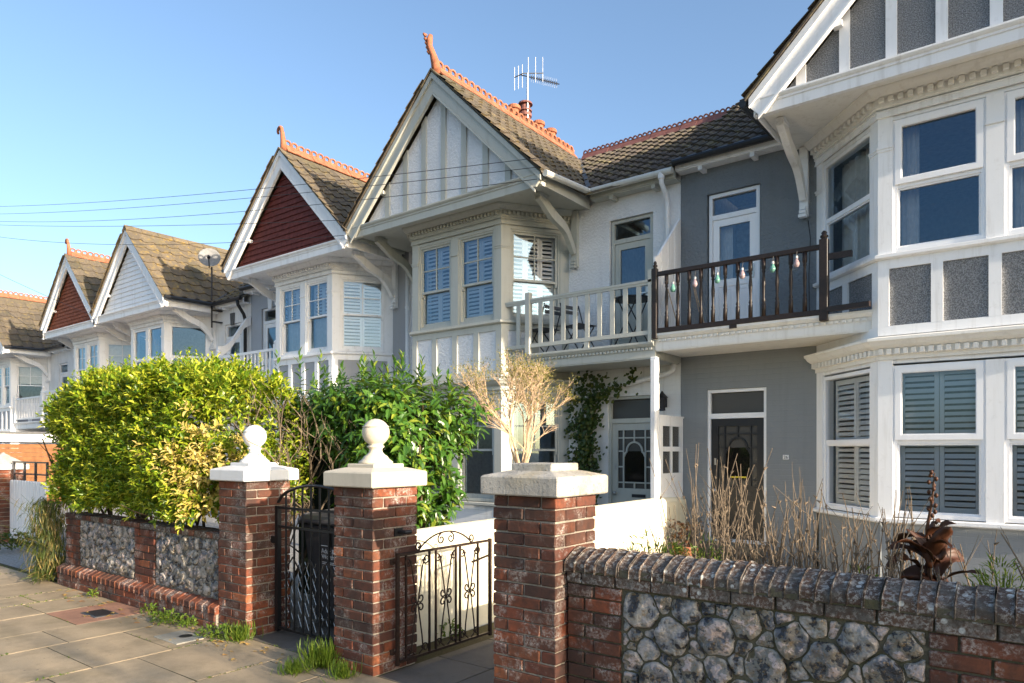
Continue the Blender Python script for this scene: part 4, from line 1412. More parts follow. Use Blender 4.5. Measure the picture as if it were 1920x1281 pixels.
        pm = [(xc, zA - .33), (xc + sg * (hw - .1), zA - .33 - k * (hw - .1)), (xc + sg * (hw - .1), zA - .37 - k * (hw - .1)), (xc, zA - .37)]
        MB().prism(pm, 8.445, 8.46).build('barge_moulding', c.get('btrim', trim), bo)
        # undercloak soffit behind the bargeboard
        pm = [(xc, zA - .05), (xc + sg * hw, zA - .05 - k * hw), (xc + sg * hw, zA - .09 - k * hw), (xc, zA - .09)]
        MB().prism(pm, 8.50, YG + .01).build('verge_soffit', trim, h)
        # side fascia with rafter feet
        xs_ = xc + sg * (hw - .04)
        mb = MB().box(xs_ - .012, xs_ + .012, 8.50, F - .1, Z(5.60), Z(5.80))
        mb.build('side_fascia', trim, h)
        pg = MB().box(xc + sg * (hw - .30), xc + sg * (hw - .02), 8.52, 8.60, zb + .005, zb + .10)
        pg.build('purlin_end', trim, h)
        bx_ = xc + sg * (b + .15 if near else b + .1)
        bracket(h, bx_, 8.88, Z(5.62), F, Z(4.93), trim)
    MB().box(xc - hw * .62, xc - hw * .62 + .10, 8.50, 8.60, zA - .62 * hw * k - .36, zA - .62 * hw * k - .30).build('purlin_end', trim, h)
    # ---- roofs
    rm = c['roof']
    yr, ye, ze = 13.1, 9.76, Z(5.86)
    zR = zr + .06
    m_ = (zR - ze) / (yr - ye)
    zg = lambda x_: zR - k * abs(x_ - xc)
    zm_ = lambda y_: ze + m_ * (y_ - ye)
    roof = MB()
    yv = lambda x_: ye + (zg(x_) - ze) / m_
    hv = hw + .05
    for sg in (-1, 1):
        xo = xc + sg * hv
        p = [(xc, 8.40, zR), (xo, 8.40, zg(xo)), (xo, yv(xo), zg(xo)), (xc, yr, zR)]
        vs = [Vector(q) for q in p] + [Vector(q) - Vector((0, 0, .035)) for q in p]
        roof.add(vs, [(0, 1, 2, 3), (7, 6, 5, 4), (0, 4, 5, 1), (1, 5, 6, 2), (2, 6, 7, 3), (3, 7, 4, 0)])
        xe_ = L if sg < 0 else Rr
        if abs(xe_ - xc) > hv + .02:
            p = [(xo, yv(xo), zg(xo)), (xo, ye, ze) if yv(xo) > ye else (xo, yv(xo), zg(xo)), (xe_, ye, ze), (xe_, yr, zR), (xc, yr, zR)]
        else:
            p = [(xe_, yv(xe_), zg(xe_)), (xe_, yr, zR), (xc, yr, zR)]
        vs = [Vector(q) for q in p] + [Vector(q) - Vector((0, 0, .035)) for q in p]; n = len(p)
        roof.add(vs, [tuple(range(n)), tuple(range(2 * n - 1, n - 1, -1))] + [(i, (i + 1) % n, (i + 1) % n + n, i + n) for i in range(n)])
    p = [(L, yr, zR), (Rr, yr, zR), (Rr, 16.7, ze), (L, 16.7, ze)]
    vs = [Vector(q) for q in p] + [Vector(q) - Vector((0, 0, .035)) for q in p]
    roof.add(vs, [(0, 1, 2, 3), (7, 6, 5, 4), (0, 4, 5, 1), (1, 5, 6, 2), (2, 6, 7, 3), (3, 7, 4, 0)])
    ro = roof.build('roof', rm, h)
    tw, tl = c.get('tile', (.30, .32))
    for sg in (-1, 1):
        xo = xc + sg * hv
        low = Vector((xo, 8.37, zg(xo))); e2 = Vector((xc - xo, 0, zR - zg(xo))).normalized()
        if sg > 0: O_, e1 = low, Vector((0, 1, 0))
        else: O_, e1 = Vector((xo, 8.37 + 17 * tw, zg(xo))), Vector((0, -1, 0))
        sl = math.hypot(hv, k * hv)
        def keep(q, sg=sg):
            return 8.37 < q.y < 13.2 and zg(q.x) > zm_(q.y) + .0 and (q.x - xc) * sg > 0
        if sg > 0:
            tiles('gable_roof_tiles', ro, O_, e1, e2, int(4.8 / tw) + 1, int(sl / tl), tw, tl, keep, rm)
        else:
            O2 = Vector((xo, 8.37 + math.ceil(4.8 / tw) * tw, zg(xo)))
            tiles('gable_roof_tiles', ro, O2, e1, e2, math.ceil(4.8 / tw), int(sl / tl), tw, tl, keep, rm)
    xs0 = min(xd, xc); xs1 = max(xd, xc)
    sl = math.hypot(yr - ye, zR - ze)
    rm2 = c.get('roof2', rm)
    def keep2(q):
        return zm_(q.y) > zg(q.x) - .02 and L <= q.x <= Rr
    tiles('front_roof_tiles', ro, (xs0, ye - .04, ze - .04 * m_), (1, 0, 0), (0, 1, m_), int((xs1 - xs0) / tw) + 1, int(sl / tl) + 0, tw, tl, keep2, rm2, single=near)
    vx = xc - s * hv
    yv0 = max(yv(vx), ye)
    MB().tube([(vx, yv0, zm_(yv0) + .01), (xc, yr, zR + .0)], .055, 5).build('valley', 'lead', ro)
    if c['crest']:
        cm, cs = c['crest']
        crest(ro, (xc, 8.55, zR + .06), (xc, yr, zR + .06), cm, cs, .33)
        finial(ro, xc, 8.46, zR + .05, cm, c['finial'])
        cm2, cs2 = c.get('crest2', c['crest'])
        x0, x1 = sorted((xc, xd))
        crest(ro, (x0 + (.1 if s < 0 else 0), yr, zR + .07), (x1 - (.1 if s > 0 else 0), yr, zR + .07), cm2, cs2, .33)
    else:
        crest_plain = MB()
        for i in range(11):
            crest_plain.prism([(-.14 + xc, -.15 + zR + .06), (xc, zR + .06), (xc + .14, -.15 + zR + .06), (xc + .12, -.17 + zR + .06), (xc, zR + .03), (xc - .12, -.17 + zR + .06)], 8.40 + i * .43, 8.40 + i * .43 + .42)
        crest_plain.split('ridge_tile', rm, ro)
    # ---- gutters
    gm = c['gutter']
    e_g = xc - s * hv
    gz = ze - .05
    yG0 = max(yv(e_g) if zg(e_g) < 99 else ye, ye - .05)
    gx0, gx1 = e_g - s * .04, xd
    MB().tube([(e_g - s * .04, 8.44, zg(e_g) - .04), (e_g - s * .04, ye - .06, gz)], .05, 10).build('gutter', gm, h)
    MB().tube([(e_g - s * .04, ye - .06, gz), (xd, ye - .06, gz)], .05, 10).build('gutter', gm, h)
    x0, x1 = sorted((e_g, xd))
    MB().box(x0, x1, ye + .02, ye + .045, gz - .08, gz + .05).build('fascia', trim, h)
    MB().box(x0, x1, ye + .045, F + .0, Z(5.715), Z(5.735)).build('eaves_soffit', trim, h)
    mb = MB(); n = max(2, int((x1 - x0) / .55))
    for i in range(n):
        x_ = x0 + (x1 - x0) * (i + .5) / n
        mb.box(x_ - .032, x_ + .032, ye + .05, F, Z(5.655), Z(5.715))
    mb.split('eaves_block', trim, h)
    # ---- doors
    T = frame((hu[0], F, 0), (1, 0)); w = hu[1] - hu[0]
    door_glazed(h, T, .02, w - .02, Z(3.17), Z(du[2]) - .01, c['dtrim'], c.get('door_curtain', False), leaf_trim=c.get('bleaf'))
    MB().box(hu[0], hu[1], F + .3, F + 1.3, Z(3.1), Z(3.16)).box(hu[0] - .05, hu[0], F + .16, F + 1.3, Z(3.1), Z(5.5)).box(hu[1], hu[1] + .05, F + .16, F + 1.3, Z(3.1), Z(5.5)).box(hu[0], hu[1], F + 1.3, F + 1.35, Z(3.1), Z(5.5)).build('landing', 'plaster_room', h)
    T = frame((hl[0], F, 0), (1, 0)); w = hl[1] - hl[0]
    door_front(h, T, .0, w, Z(.17), Z(dl[2]) - .005, c['dtrim'], c['door_m'], fine, c.get('card', False))
    # ---- balcony slab between bay and party line
    yb = 9.06
    xcant = xc - s * (a + (b - a) * (yb - FB))
    poly = [(xd - s * 0, yb + .06), (xcant, yb + .06), (xc - s * (b - .02), F), (xd, F)]
    bal = MB().prism(poly, Z(2.95), Z(3.15), 'xy').build('balcony', c['btm'], h)
    BF = [(0, 0), (.02, 0), (.02, .115), (.035, .12), (.035, .165), (.06, .175), (.08, .20), (.09, .215), (.09, .245), (0, .25)]
    x0, x1 = sorted((xd - s * (-.0), xc - s * (a + .02)))
    MB().sweep([(x0 + (.005), yb + .09), (x1 - .005, yb + .09)], BF, Z(2.93)).build('balcony_fascia', c['bft'], bal)
    if near:
        dentils(bal, [(x0 + .03, yb + .09), (x1 - .03, yb + .09)], Z(3.06), Z(3.095), .03, .058, .062 if s < 0 else .075, c['bft'], s > 0)
    MB().box(x0 + .02, x1 - .02, yb + .1, F - .01, Z(2.935), Z(2.95)).build('balcony_ceiling', c['bft'], bal)
    return h, bal

stucco('white_roughcast_far', (.74, .74, .74), 40, .4, .012)
SAGE = dict(front=('sash', 'shutter'), left=('sash', 'shutter'), right=('sash', 'shutter'), meet=.56)
PLAIN = dict(front=('sash', None), left=('sash', None), right=('sash', 'side_curtain'), meet=.5)
UP = dict(front=('casement', 'side_curtain'), left=('fixed', 'curtain'), right=('fixed', 'curtain'), meet=.5)
DOWN = dict(front=('casement', 'shutter'), left=('fixed', 'shutter'), right=('fixed', 'shutter'), meet=.5)
tim2 = [-8.172 + .4595 * i for i in (-3, -2, -1, 0, 1, 2, 3)]
tim2 = [x_ + .13 for x_ in tim2]
H2, BAL2 = house(dict(label='white terraced house with sage timber-framed gable, shuttered bay and pale balcony rail', s=-1, xd=-4.42, xb=-10.34, xc=-8.17, a=1.04, b=1.72, hw=2.22, dz=0, zr=7.97, k=1.0,
    trim='sage_paint', wtrim='sage_paint', dtrim='sage_paint', fine=True, near=True, wall_u='white_roughcast', wall_l='white_brickwork', apron='white_roughcast', panel='white_roughcast', gable=('timber', tim2),
    roof='roof_tile_brown', roof2='roof_tile_dark', tile=(.235, .27), crest=('terracotta', 'loop'), crest2=('purple_terracotta', 'ring'), finial='horn', gutter='grey_gutter', door_u=(.46, 1.24, 5.37), door_l=(.38, 1.27, 2.49), door_m='sage_paint',
    win_u=SAGE, win_l=PLAIN, btm='sage_paint', bft='sage_paint'))
tim1 = [-.39 + .4735 * i for i in range(-4, 5)]
H1, BAL1 = house(dict(label='grey terraced house with white timbered pebbledash gable, number 26 and dark turned balcony rail', s=1, xd=-4.415, xb=3.6, xc=-.42, a=1.12, b=2.04, hw=2.42, dz=.10, zr=8.28, k=.99,
    trim='white_paint', wtrim='white_plastic', dtrim='white_plastic', ctrim='old_white_paint', fine=True, near=True, wall_u='grey_roughcast', wall_l='grey_brickwork', apron='grey_pebbledash', panel='grey_pebbledash', gable=('timber', tim1),
    roof='roof_tile_dark', tile=(.235, .27), crest=('purple_terracotta', 'ring'), finial='horn', gutter='black_gutter', door_u=(.41, 1.20, 5.33), door_l=(.41, 1.285, 2.42), door_m='navy_door', bleaf='white_plastic', door_curtain=True, card=True,
    win_u=UP, win_l=DOWN, btm='old_white_paint', bft='old_white_paint'))
H3W = dict(front=('sash', 'net'), left=('sash', 'net'), right=('sash', 'shutter'), meet=.5)
H3, BAL3 = house(dict(label='white terraced house with dark red tile-hung gable beside the sage-trimmed house', s=1, xd=-16.05, xb=-10.345, xc=-12.51, a=.98, b=1.70, hw=2.10, dz=-.14, zr=7.80, k=1.0,
    trim='white_paint', wtrim='white_paint', dtrim='white_paint', fine=False, wall_u='pale_grey_brickwork', wall_l='pale_grey_brickwork', wall_s='far_grey_paint', apron='far_grey_paint', panel='hung_tile', gable=('courses', .115, 'hung_tile_course'),
    roof='roof_tile_brown', tile=(.26, .28), crest=('terracotta', 'loop'), finial='hook', gutter='black_gutter', door_u=(.45, 1.25, 5.3), door_l=(.4, 1.28, 2.45), door_m='white_paint',
    win_u=H3W, win_l=PLAIN, btm='white_paint', bft='white_paint'))
FAR4 = dict(front=('fixed', None), left=('fixed', None), right=('fixed', None), meet=.55)
H4, BAL4 = house(dict(label='white terraced house with weatherboarded gable and ochre lichened roof', s=-1, xd=-16.06, xb=-21.5, xc=-19.5, a=.95, b=1.62, hw=2.05, dz=-.36, zr=7.52, k=1.0,
    trim='white_paint', wtrim='white_plastic', dtrim='white_paint', fine=False, wall_u='white_brickwork', wall_l='white_brickwork', apron='white_paint', panel='white_paint', gable=('courses', .125, 'weatherboard'),
    roof='roof_tile_ochre', tile=(.33, .34), crest=None, finial=None, gutter='black_gutter', door_u=(.45, 1.25, 5.3), door_l=(.4, 1.28, 2.45), door_m='white_paint',
    win_u=FAR4, win_l=FAR4, btm='white_paint', bft='white_paint'))
FAR5 = dict(front=('sash', 'blind'), left=('sash', 'blind'), right=('sash', 'blind'), meet=.5)
H5, BAL5 = house(dict(label='white terraced house with brick-red tiled gable left of the weatherboarded gable', s=1, xd=-27.2, xb=-21.51, xc=-23.47, a=.95, b=1.62, hw=1.95, dz=-.42, zr=7.50, k=1.0,
    trim='white_paint', wtrim='white_paint', dtrim='white_paint', fine=False, wall_u='white_brickwork', wall_l='white_brickwork', apron='white_paint', panel='hung_tile_orange', gable=('courses', .105, 'hung_tile_course'),
    roof='roof_tile_brown', tile=(.33, .34), crest=('terracotta', 'loop'), finial='hook', gutter='black_gutter', door_u=(.45, 1.25, 5.3), door_l=(.4, 1.28, 2.45), door_m='white_paint',
    win_u=FAR5, win_l=FAR5, btm='white_paint', bft='white_paint'))
H6, BAL6 = house(dict(label='leftmost terraced house, its tiled roof cut by the picture edge', s=-1, xd=-27.21, xb=-33.2, xc=-31.0, a=.95, b=1.62, hw=2.1, dz=-.55, zr=7.36, k=1.0,
    trim='white_paint', wtrim='white_paint', dtrim='white_paint', fine=False, wall_u='white_brickwork', wall_l='white_brickwork', apron='far_grey_paint', panel='hung_tile_orange', gable=('courses', .105, 'hung_tile_course'),
    roof='roof_tile_brown', tile=(.33, .34), crest=('terracotta', 'loop'), finial='hook', gutter='black_gutter', door_u=(.45, 1.25, 5.3), door_l=(.4, 1.28, 2.45), door_m='white_paint',
    win_u=FAR5, win_l=FAR5, btm='white_paint', bft='white_paint'))
# ================================================================ planting
def rbox_points(n, lo, hi, weights, seed, rough=.10, inset=.22, fq=1.6):
    """points on a soft-edged clipped box with outward normals; faces weighted (-x, +x, -y, +y, +z)"""
    g = np.random.default_rng(seed)
    lo, hi = np.array(lo), np.array(hi); c = (lo + hi) / 2; hs = (hi - lo) / 2
    fc = g.choice(5, n, p=np.array(weights) / sum(weights))
    u = g.uniform(-1, 1, (n, 3))
    nor = np.zeros((n, 3))
    for i, (ax, sg) in enumerate(((0, -1), (0, 1), (1, -1), (1, 1), (2, 1))):
        m_ = fc == i
        u[m_, ax] = sg; nor[m_, ax] = sg
    # round the edges: pull towards a superellipsoid
    p8 = (np.abs(u) ** 6).sum(1) ** (1 / 6)
    u = u / p8[:, None] * np.where(p8 > 1, 1, 1)[:, None]
    nor = unit(np.sign(u) * np.abs(u) ** 5 / hs)
    P = c + u * hs
    dn = np.array([mnoise.noise(Vector(q) * fq + Vector((seed, 0, 0))) + .5 * mnoise.noise(Vector(q) * fq * 2.7) for q in P])
    P = P + nor * (dn * rough)[:, None] - nor * (g.exponential(inset * .35, n).clip(0, inset))[:, None]
    return P, nor, g
def shoots(P, nor, g, k, L, up=.5, spread=.6, leafL=.05, leafW=.022, tip_up=.55, droop=0.0):
    """k leaves set round a short twig at every point"""
    n = len(P)
    D = unit(nor * .9 + np.array([0, 0, up]) + g.normal(0, spread, (n, 3)) * .6)
    a = unit(np.cross(D, g.normal(0, 1, (n, 3)))); b_ = np.cross(D, a)
    bp = []; bd = []; bu = []; bl = []
    for j in range(k):
        f_ = (j + .5) / k
        ang = j * 2.4 + g.uniform(0, .8, n)
        out = a * np.cos(ang)[:, None] + b_ * np.sin(ang)[:, None]
        base = P + D * (L * f_)
        d = unit(out * (1 - tip_up * f_) + D * (.35 + tip_up * f_) + np.array([0, 0, -droop]))
        bp.append(base); bd.append(d); bu.append(unit(D + out * .2 + np.array([0, 0, .6]))); bl.append(np.full(n, 1 - .35 * f_))
    P2 = np.concatenate(bp); D2 = np.concatenate(bd); U2 = np.concatenate(bu); S2 = np.concatenate(bl) * g.uniform(.55, 1.25, n * k)
    return P2, D2, U2, leafL * S2, leafW * S2
def twig_tube(mb, p, d, L, r, n=4, wob=.12, g=random, seg=4):
    pts = [Vector(p)]; d = Vector(d).normalized()
    for i in range(seg):
        d = (d + Vector((g.gauss(0, wob), g.gauss(0, wob), g.gauss(0, wob * .6)))).normalized()
        pts.append(pts[-1] + d * L / seg)
    mb.tube(pts, [r * (1 - .65 * i / seg) for i in range(seg + 1)], n, cap=False)
    return pts, d

# ---- clipped hedge over the left wall
hd = thing('hedge', (-7.6, 4.1, 0), 'long clipped yellow-green hedge standing over the flint wall', 'hedge')
P, nor, g = rbox_points(7600, (-9.75, 3.32, .86), (-6.05, 4.45, 2.38), (.9, 1.2, 4.4, .4, 2.4), 3, .16, .42, 2.8)
kp = ~((P[:, 0] > -6.55 + .25 * (P[:, 1] - 3.4)) & (P[:, 2] > 1.72) & (np.random.default_rng(1).random(len(P)) < .85))
P, nor = P[kp], nor[kp]
P2, D2, U2, L2, W2 = shoots(P, nor, g, 7, .16, .6, .5, .088, .040)
c_ = np.array([[-6.15, 3.3, 1.10], [-6.1, 3.3, 1.65], [-6.55, 3.3, 1.50], [-6.3, 3.4, 1.4], [-7.0, 3.3, 1.55], [-6.25, 3.3, 1.80]])
rr = np.array([.30, .26, .18, .24, .12, .2])
yel = np.zeros(len(P2), int)
base_id = np.tile(np.arange(len(P)), 7)
gy = np.random.default_rng(5)
shoot_y = np.zeros(len(P), bool)
for c0, r0 in zip(c_, rr):
    dd = np.linalg.norm((P - c0) * np.array([1, .5, 1]), axis=1)
    shoot_y |= (dd < r0) & (gy.random(len(P)) < .42)
yel = shoot_y[base_id].astype(int)
leaves('foliage', P2, D2, U2, L2, W2, ['hedge_leaf', 'hedge_yellow_leaf'], hd, matidx=yel)
# long uncut shoots on top
g2 = np.random.default_rng(9)
n = 300
Pt = np.stack([g2.uniform(-9.6, -6.6, n), g2.uniform(3.4, 4.4, n), g2.uniform(2.26, 2.42, n)], 1)
P2, D2, U2, L2, W2 = shoots(Pt, np.tile([0, 0, 1.0], (n, 1)), g2, 9, .24, 1.2, .35, .062, .026)
leaves('top_shoots', P2, D2, U2, L2, W2, 'hedge_leaf', hd)
mb = MB()
for i in range(28):
    x_ = -9.5 + i * .123
    mb2 = twig_tube(mb, (x_ + random.uniform(-.05, .05), 3.9 + random.uniform(-.15, .25), -.03), (random.uniform(-.2, .2), random.uniform(-.2, .1), 1), 1.9, .022, 5, .15)
    for q in range(3):
        p0 = mb2[0][random.randint(1, 3)]
        twig_tube(mb, p0, (random.uniform(-1, 1), random.uniform(-.8, .4), random.uniform(.2, 1)), .5, .010, 4, .2)
mb.build('branches', 'bark', hd)['kind'] = 'stuff'

# ---- unseen hedge, added beyond the right edge to shade the garden wall
shade_hedge = thing('hedge', (4.8, 3.5, 0), 'unseen clipped hedge added beyond the right-hand wall to shade it', 'hedge')
P, nor, g = rbox_points(2600, (3.1, 3.08, .3), (6.6, 3.95, 2.2), (2.0, 2.0, 3.6, .6, 2.2), 83, .10, .34, 2.4)
P2, D2, U2, L2, W2 = shoots(P, nor, g, 6, .15, .5, .5, .085, .04)
leaves('foliage', P2, D2, U2, L2, W2, 'hedge_leaf', shade_hedge)
mb = MB()
for i in range(16):
    twig_tube(mb, (3.3 + i * .2, 3.55, -.03), (random.uniform(-.2, .2), random.uniform(-.2, .2), 1), 1.8, .025, 5, .12)
mb.build('branches', 'bark', shade_hedge)['kind'] = 'stuff'

# ---- laurel
la = thing('laurel_bush', (-5.6, 5.2, 0), 'glossy dark green laurel bush behind the ball-topped piers', 'bush')
P, nor, g = rbox_points(640, (-6.75, 4.55, 1.55), (-4.95, 5.9, 2.14), (.5, 1.3, 3.6, .4, 2.4), 21, .20, .42, 1.2)
Pb, norb, gb = rbox_points(300, (-5.6, 4.55, .78), (-4.97, 5.5, 1.75), (.3, 2.0, 2.6, .2, .3), 22, .14, .35, 1.5)
P = np.concatenate([P, Pb]); nor = np.concatenate([nor, norb])
P2, D2, U2, L2, W2 = shoots(P, nor, g, 9, .24, .35, .5, .165, .062, .35, .45)
leaves('foliage', P2, D2, U2, L2, W2, 'laurel_leaf', la, fold=.12, curl=.22)
n = 48
g2 = np.random.default_rng(31)
Pt = np.stack([g2.uniform(-6.8, -5.0, n), g2.uniform(4.6, 5.6, n), g2.uniform(2.0, 2.24, n)], 1)
Pt[:5] = [(-6.85, 4.6, 2.35), (-6.1, 4.6, 2.3), (-6.3, 4.5, 2.3), (-4.95, 4.7, 2.14), (-5.25, 4.6, 2.2)]
P2, D2, U2, L2, W2 = shoots(Pt, np.tile([0, 0, 1.0], (n, 1)), g2, 13, .36, 1.6, .25, .125, .044, .7, .0)
leaves('top_shoots', P2, D2, U2, L2, W2, 'laurel_leaf', la, fold=.15, curl=.1)
mb = MB()
for i in range(14):
    p0 = (-5.6 + random.uniform(-.4, .4), 5.1 + random.uniform(-.2, .3), 0)
    pts, d = twig_tube(mb, p0, (random.uniform(-.3, .12), random.uniform(-.15, .2), 1), 1.75, .03, 6, .10)
    for q in range(4):
        twig_tube(mb, pts[random.randint(2, 4)], (random.uniform(-1, .5), random.uniform(-.6, .3), random.uniform(.1, .8)), .45, .012, 4, .2)
mb.build('branches', 'bark', la)['kind'] = 'stuff'

# ---- bare brown shrub in the gap between hedge and laurel
ds = thing('bare_shrub', (-6.15, 4.05, 0), 'leafless brown shrub in the gap between hedge and laurel', 'shrub')
mb = MB()
for i in range(11):
    p0 = (-6.2 + random.uniform(-.12, .12), 4.2 + random.uniform(-.1, .1), 0)
    pts, d = twig_tube(mb, p0, (random.uniform(-.30, .22), random.uniform(-.2, .1), 1.2), 1.75, .022, 5, .14, seg=6)
    for q in range(10):
        k_ = random.randint(2, 6)
        pp, dd = twig_tube(mb, pts[k_], (random.uniform(-.7, .7), random.uniform(-.6, .3), random.uniform(.5, 1.3)), random.uniform(.35, .75), .009, 4, .22)
        for q2 in range(4):
            twig_tube(mb, pp[random.randint(1, 4)], (random.uniform(-.7, .7), random.uniform(-.7, .3), random.uniform(.5, 1.2)), random.uniform(.15, .32), .0045, 3, .2)
mb.build('branches', 'dead_twig', ds)

# ---- small vase-shaped tree in front of the sage bay
tr = thing('small_tree', (-5.20, 7.0, 0), 'small pale vase-shaped tree with fine twigs behind the stone-capped pier', 'tree')
mb = MB(); tips = []
rt = random.Random(12)
def grow(p, d, L, r, lev):
    pts, d2 = twig_tube(mb, p, d, L, r, 6 if lev == 0 else 4, .10, rt, 5 if lev < 2 else 3)
    if lev >= 4:
        tips.append((pts[-1], d2)); tips.append((pts[-2], d2)); return
    nb_ = (3, 4, 4, 4)[lev]
    for i in range(nb_):
        p1 = pts[-1] if i < 2 else pts[rt.randint(2, len(pts) - 1)]
        sp = .28 if lev < 2 else .36
        nd = (d2 + Vector((rt.gauss(0, sp), rt.gauss(0, sp), rt.gauss(.12, .25)))).normalized()
        nd.z = max(nd.z, .12)
        grow(p1, nd, L * rt.uniform(.52, .74), r * .58, lev + 1)
mb.tube([(-5.20, 7, -.05), (-5.19, 6.99, .6), (-5.20, 7.0, 1.25)], [.055, .045, .045], 8)
for i in range(7):
    an = i * 2 * math.pi / 7 + .3
    grow((-5.20, 7.0, 1.22), (math.cos(an) * .33, math.sin(an) * .33, 1), .66, .022, 0)
mb.build('branches', 'pale_twig', tr)
tp = np.array([t_[0] for t_ in tips]); td = np.array([t_[1] for t_ in tips])
sel = tp[:, 2] > 2.12
tp, td = tp[sel], td[sel]
g = np.random.default_rng(4)
k_ = 2
Pn = np.repeat(tp, k_, 0) + g.normal(0, .035, (len(tp) * k_, 3)); Dn = np.repeat(td, k_, 0) + g.normal(0, .6, (len(tp) * k_, 3))
leaves('foliage', Pn, Dn, g.normal(0, 1, Pn.shape) + [0, 0, 1], g.uniform(.02, .036, len(Pn)), g.uniform(.008, .014, len(Pn)), 'tree_leaf', tr)

# ---- dead perennial stems behind the right-hand wall
bed = tag(MB().box(-2.18, 3.0, 3.705, 5.1, -.1, .70).build('flower_bed', 'soil'), kind='structure')
def stems(name, label, x0, x1, y0, y1, n, hlo, hhi, seed, mat='dead_twig'):
    rs = random.Random(seed)
    t = thing(name, ((x0 + x1) / 2, (y0 + y1) / 2, .7), label, 'plant', 'withered stems behind the wall')
    for i in range(n):
        mb = MB()
        p = (rs.uniform(x0, x1), rs.uniform(y0, y1), .68)
        hgt = rs.uniform(hlo, hhi) if rs.random() > .25 else rs.uniform(hlo * .5, hlo)
        pts, d = twig_tube(mb, p, (rs.gauss(0, .12), rs.gauss(0, .10), 1), hgt, rs.uniform(.0042, .0066), 5, .055, rs, 7)
        if rs.random() < .6:
            for q in range(rs.randint(1, 4)):
                twig_tube(mb, pts[rs.randint(1, 5)], (rs.gauss(0, .5), rs.gauss(0, .5), 1), hgt * rs.uniform(.2, .5), .0028, 4, .08, rs, 4)
        for q in range(rs.randint(3, 7)):                       # nodes and leaf scars
            j = rs.randint(1, 6); v = pts[j]
            mb.tube([v + Vector((0, 0, -.008)), v, v + Vector((rs.gauss(0, .012), rs.gauss(0, .012), .014))], [.003, .0075, .001], 4)
        mb.build('stem', mat, t)
    return t
stems('withered_plant', 'tall pale dead stems standing before the black front door', -1.82, -1.42, 3.85, 4.5, 66, .50, 1.0, 1)
stems('withered_plant', 'dead stems in front of the bay side window', -1.42, -.98, 3.85, 4.6, 64, .42, .80, 2)
stems('withered_plant', 'thicket of dead stems just left of the brown canna', -1.00, -.52, 3.85, 4.6, 66, .40, .74, 3)
stems('withered_plant', 'few dead stems around the brown canna', -.52, -.22, 3.95, 4.6, 16, .3, .6, 4)
def leafy(name, label, c, r, h, n, mat, seed, L=.05, W_=.014, up=.8, cat='plant', group=None, stalk='weed_leaf'):
    g = np.random.default_rng(seed)
    t = thing(name, c, label, cat, group)
    a = g.uniform(0, 6.283, n); q = np.sqrt(g.uniform(0, 1, n)) * r
    z = g.uniform(.1, 1, n) * h * (1 - .5 * (q / r) ** 2)
    P = np.stack([c[0] + q * np.cos(a), c[1] + q * np.sin(a), c[2] + z], 1)
    D = np.stack([np.cos(a) * .7, np.sin(a) * .7, np.full(n, up)], 1) + g.normal(0, .45, (n, 3))
    leaves('foliage', P, D, np.tile([0, 0, 1.0], (n, 1)) + g.normal(0, .3, (n, 3)), g.uniform(.6, 1.3, n) * L, g.uniform(.7, 1.2, n) * W_, mat, t)
    mb = MB()
    for i in range(max(3, n // 25)):
        an = random.uniform(0, 6.283); rr_ = random.uniform(0, r * .8)
        mb.tube([(c[0], c[1], c[2] - .01), (c[0] + rr_ * .5 * math.cos(an), c[1] + rr_ * .5 * math.sin(an), c[2] + h * .5), (c[0] + rr_ * math.cos(an), c[1] + rr_ * math.sin(an), c[2] + h * .85)], [.004, .003, .0015], 4)
    mb.build('stalks', stalk, t)
    return t
leafy('low_plant', 'fresh green leafy plant behind the coping left of the dead stems', (-1.93, 3.93, .69), .24, .44, 620, 'weed_leaf', 1, .05, .011)
leafy('low_plant', 'fresh green leafy plant among the tall dead stems before the door', (-1.62, 3.92, .69), .22, .42, 480, 'weed_leaf', 2, .05, .011)
leafy('low_plant', 'yellow-green feathery plant right of the brown canna', (-.16, 4.12, .69), .17, .40, 500, 'weed_leaf', 3, .06, .008)
leafy('low_plant', 'low leafy rosette left of the brown canna', (-.78, 4.1, .69), .14, .30, 160, 'weed_leaf', 4, .05, .013)
# bare twiggy shrub at the right edge
t = thing('bare_shrub', (-.02, 4.05, .7), 'bare dark twiggy shrub at the right edge behind the wall', 'shrub')
mb = MB(); rs = random.Random(8)
for i in range(6):
    pts, d = twig_tube(mb, (.0 + rs.uniform(-.04, .04), 4.05, .69), (rs.gauss(0, .45), rs.gauss(0, .3), 1), rs.uniform(.4, .62), .008, 5, .1, rs, 6)
    for q in range(3):
        twig_tube(mb, pts[rs.randint(2, 5)], (rs.gauss(0, .7), rs.gauss(0, .5), .8), rs.uniform(.15, .35), .004, 4, .12, rs, 4)
mb.build('branches', 'dead_twig', t)

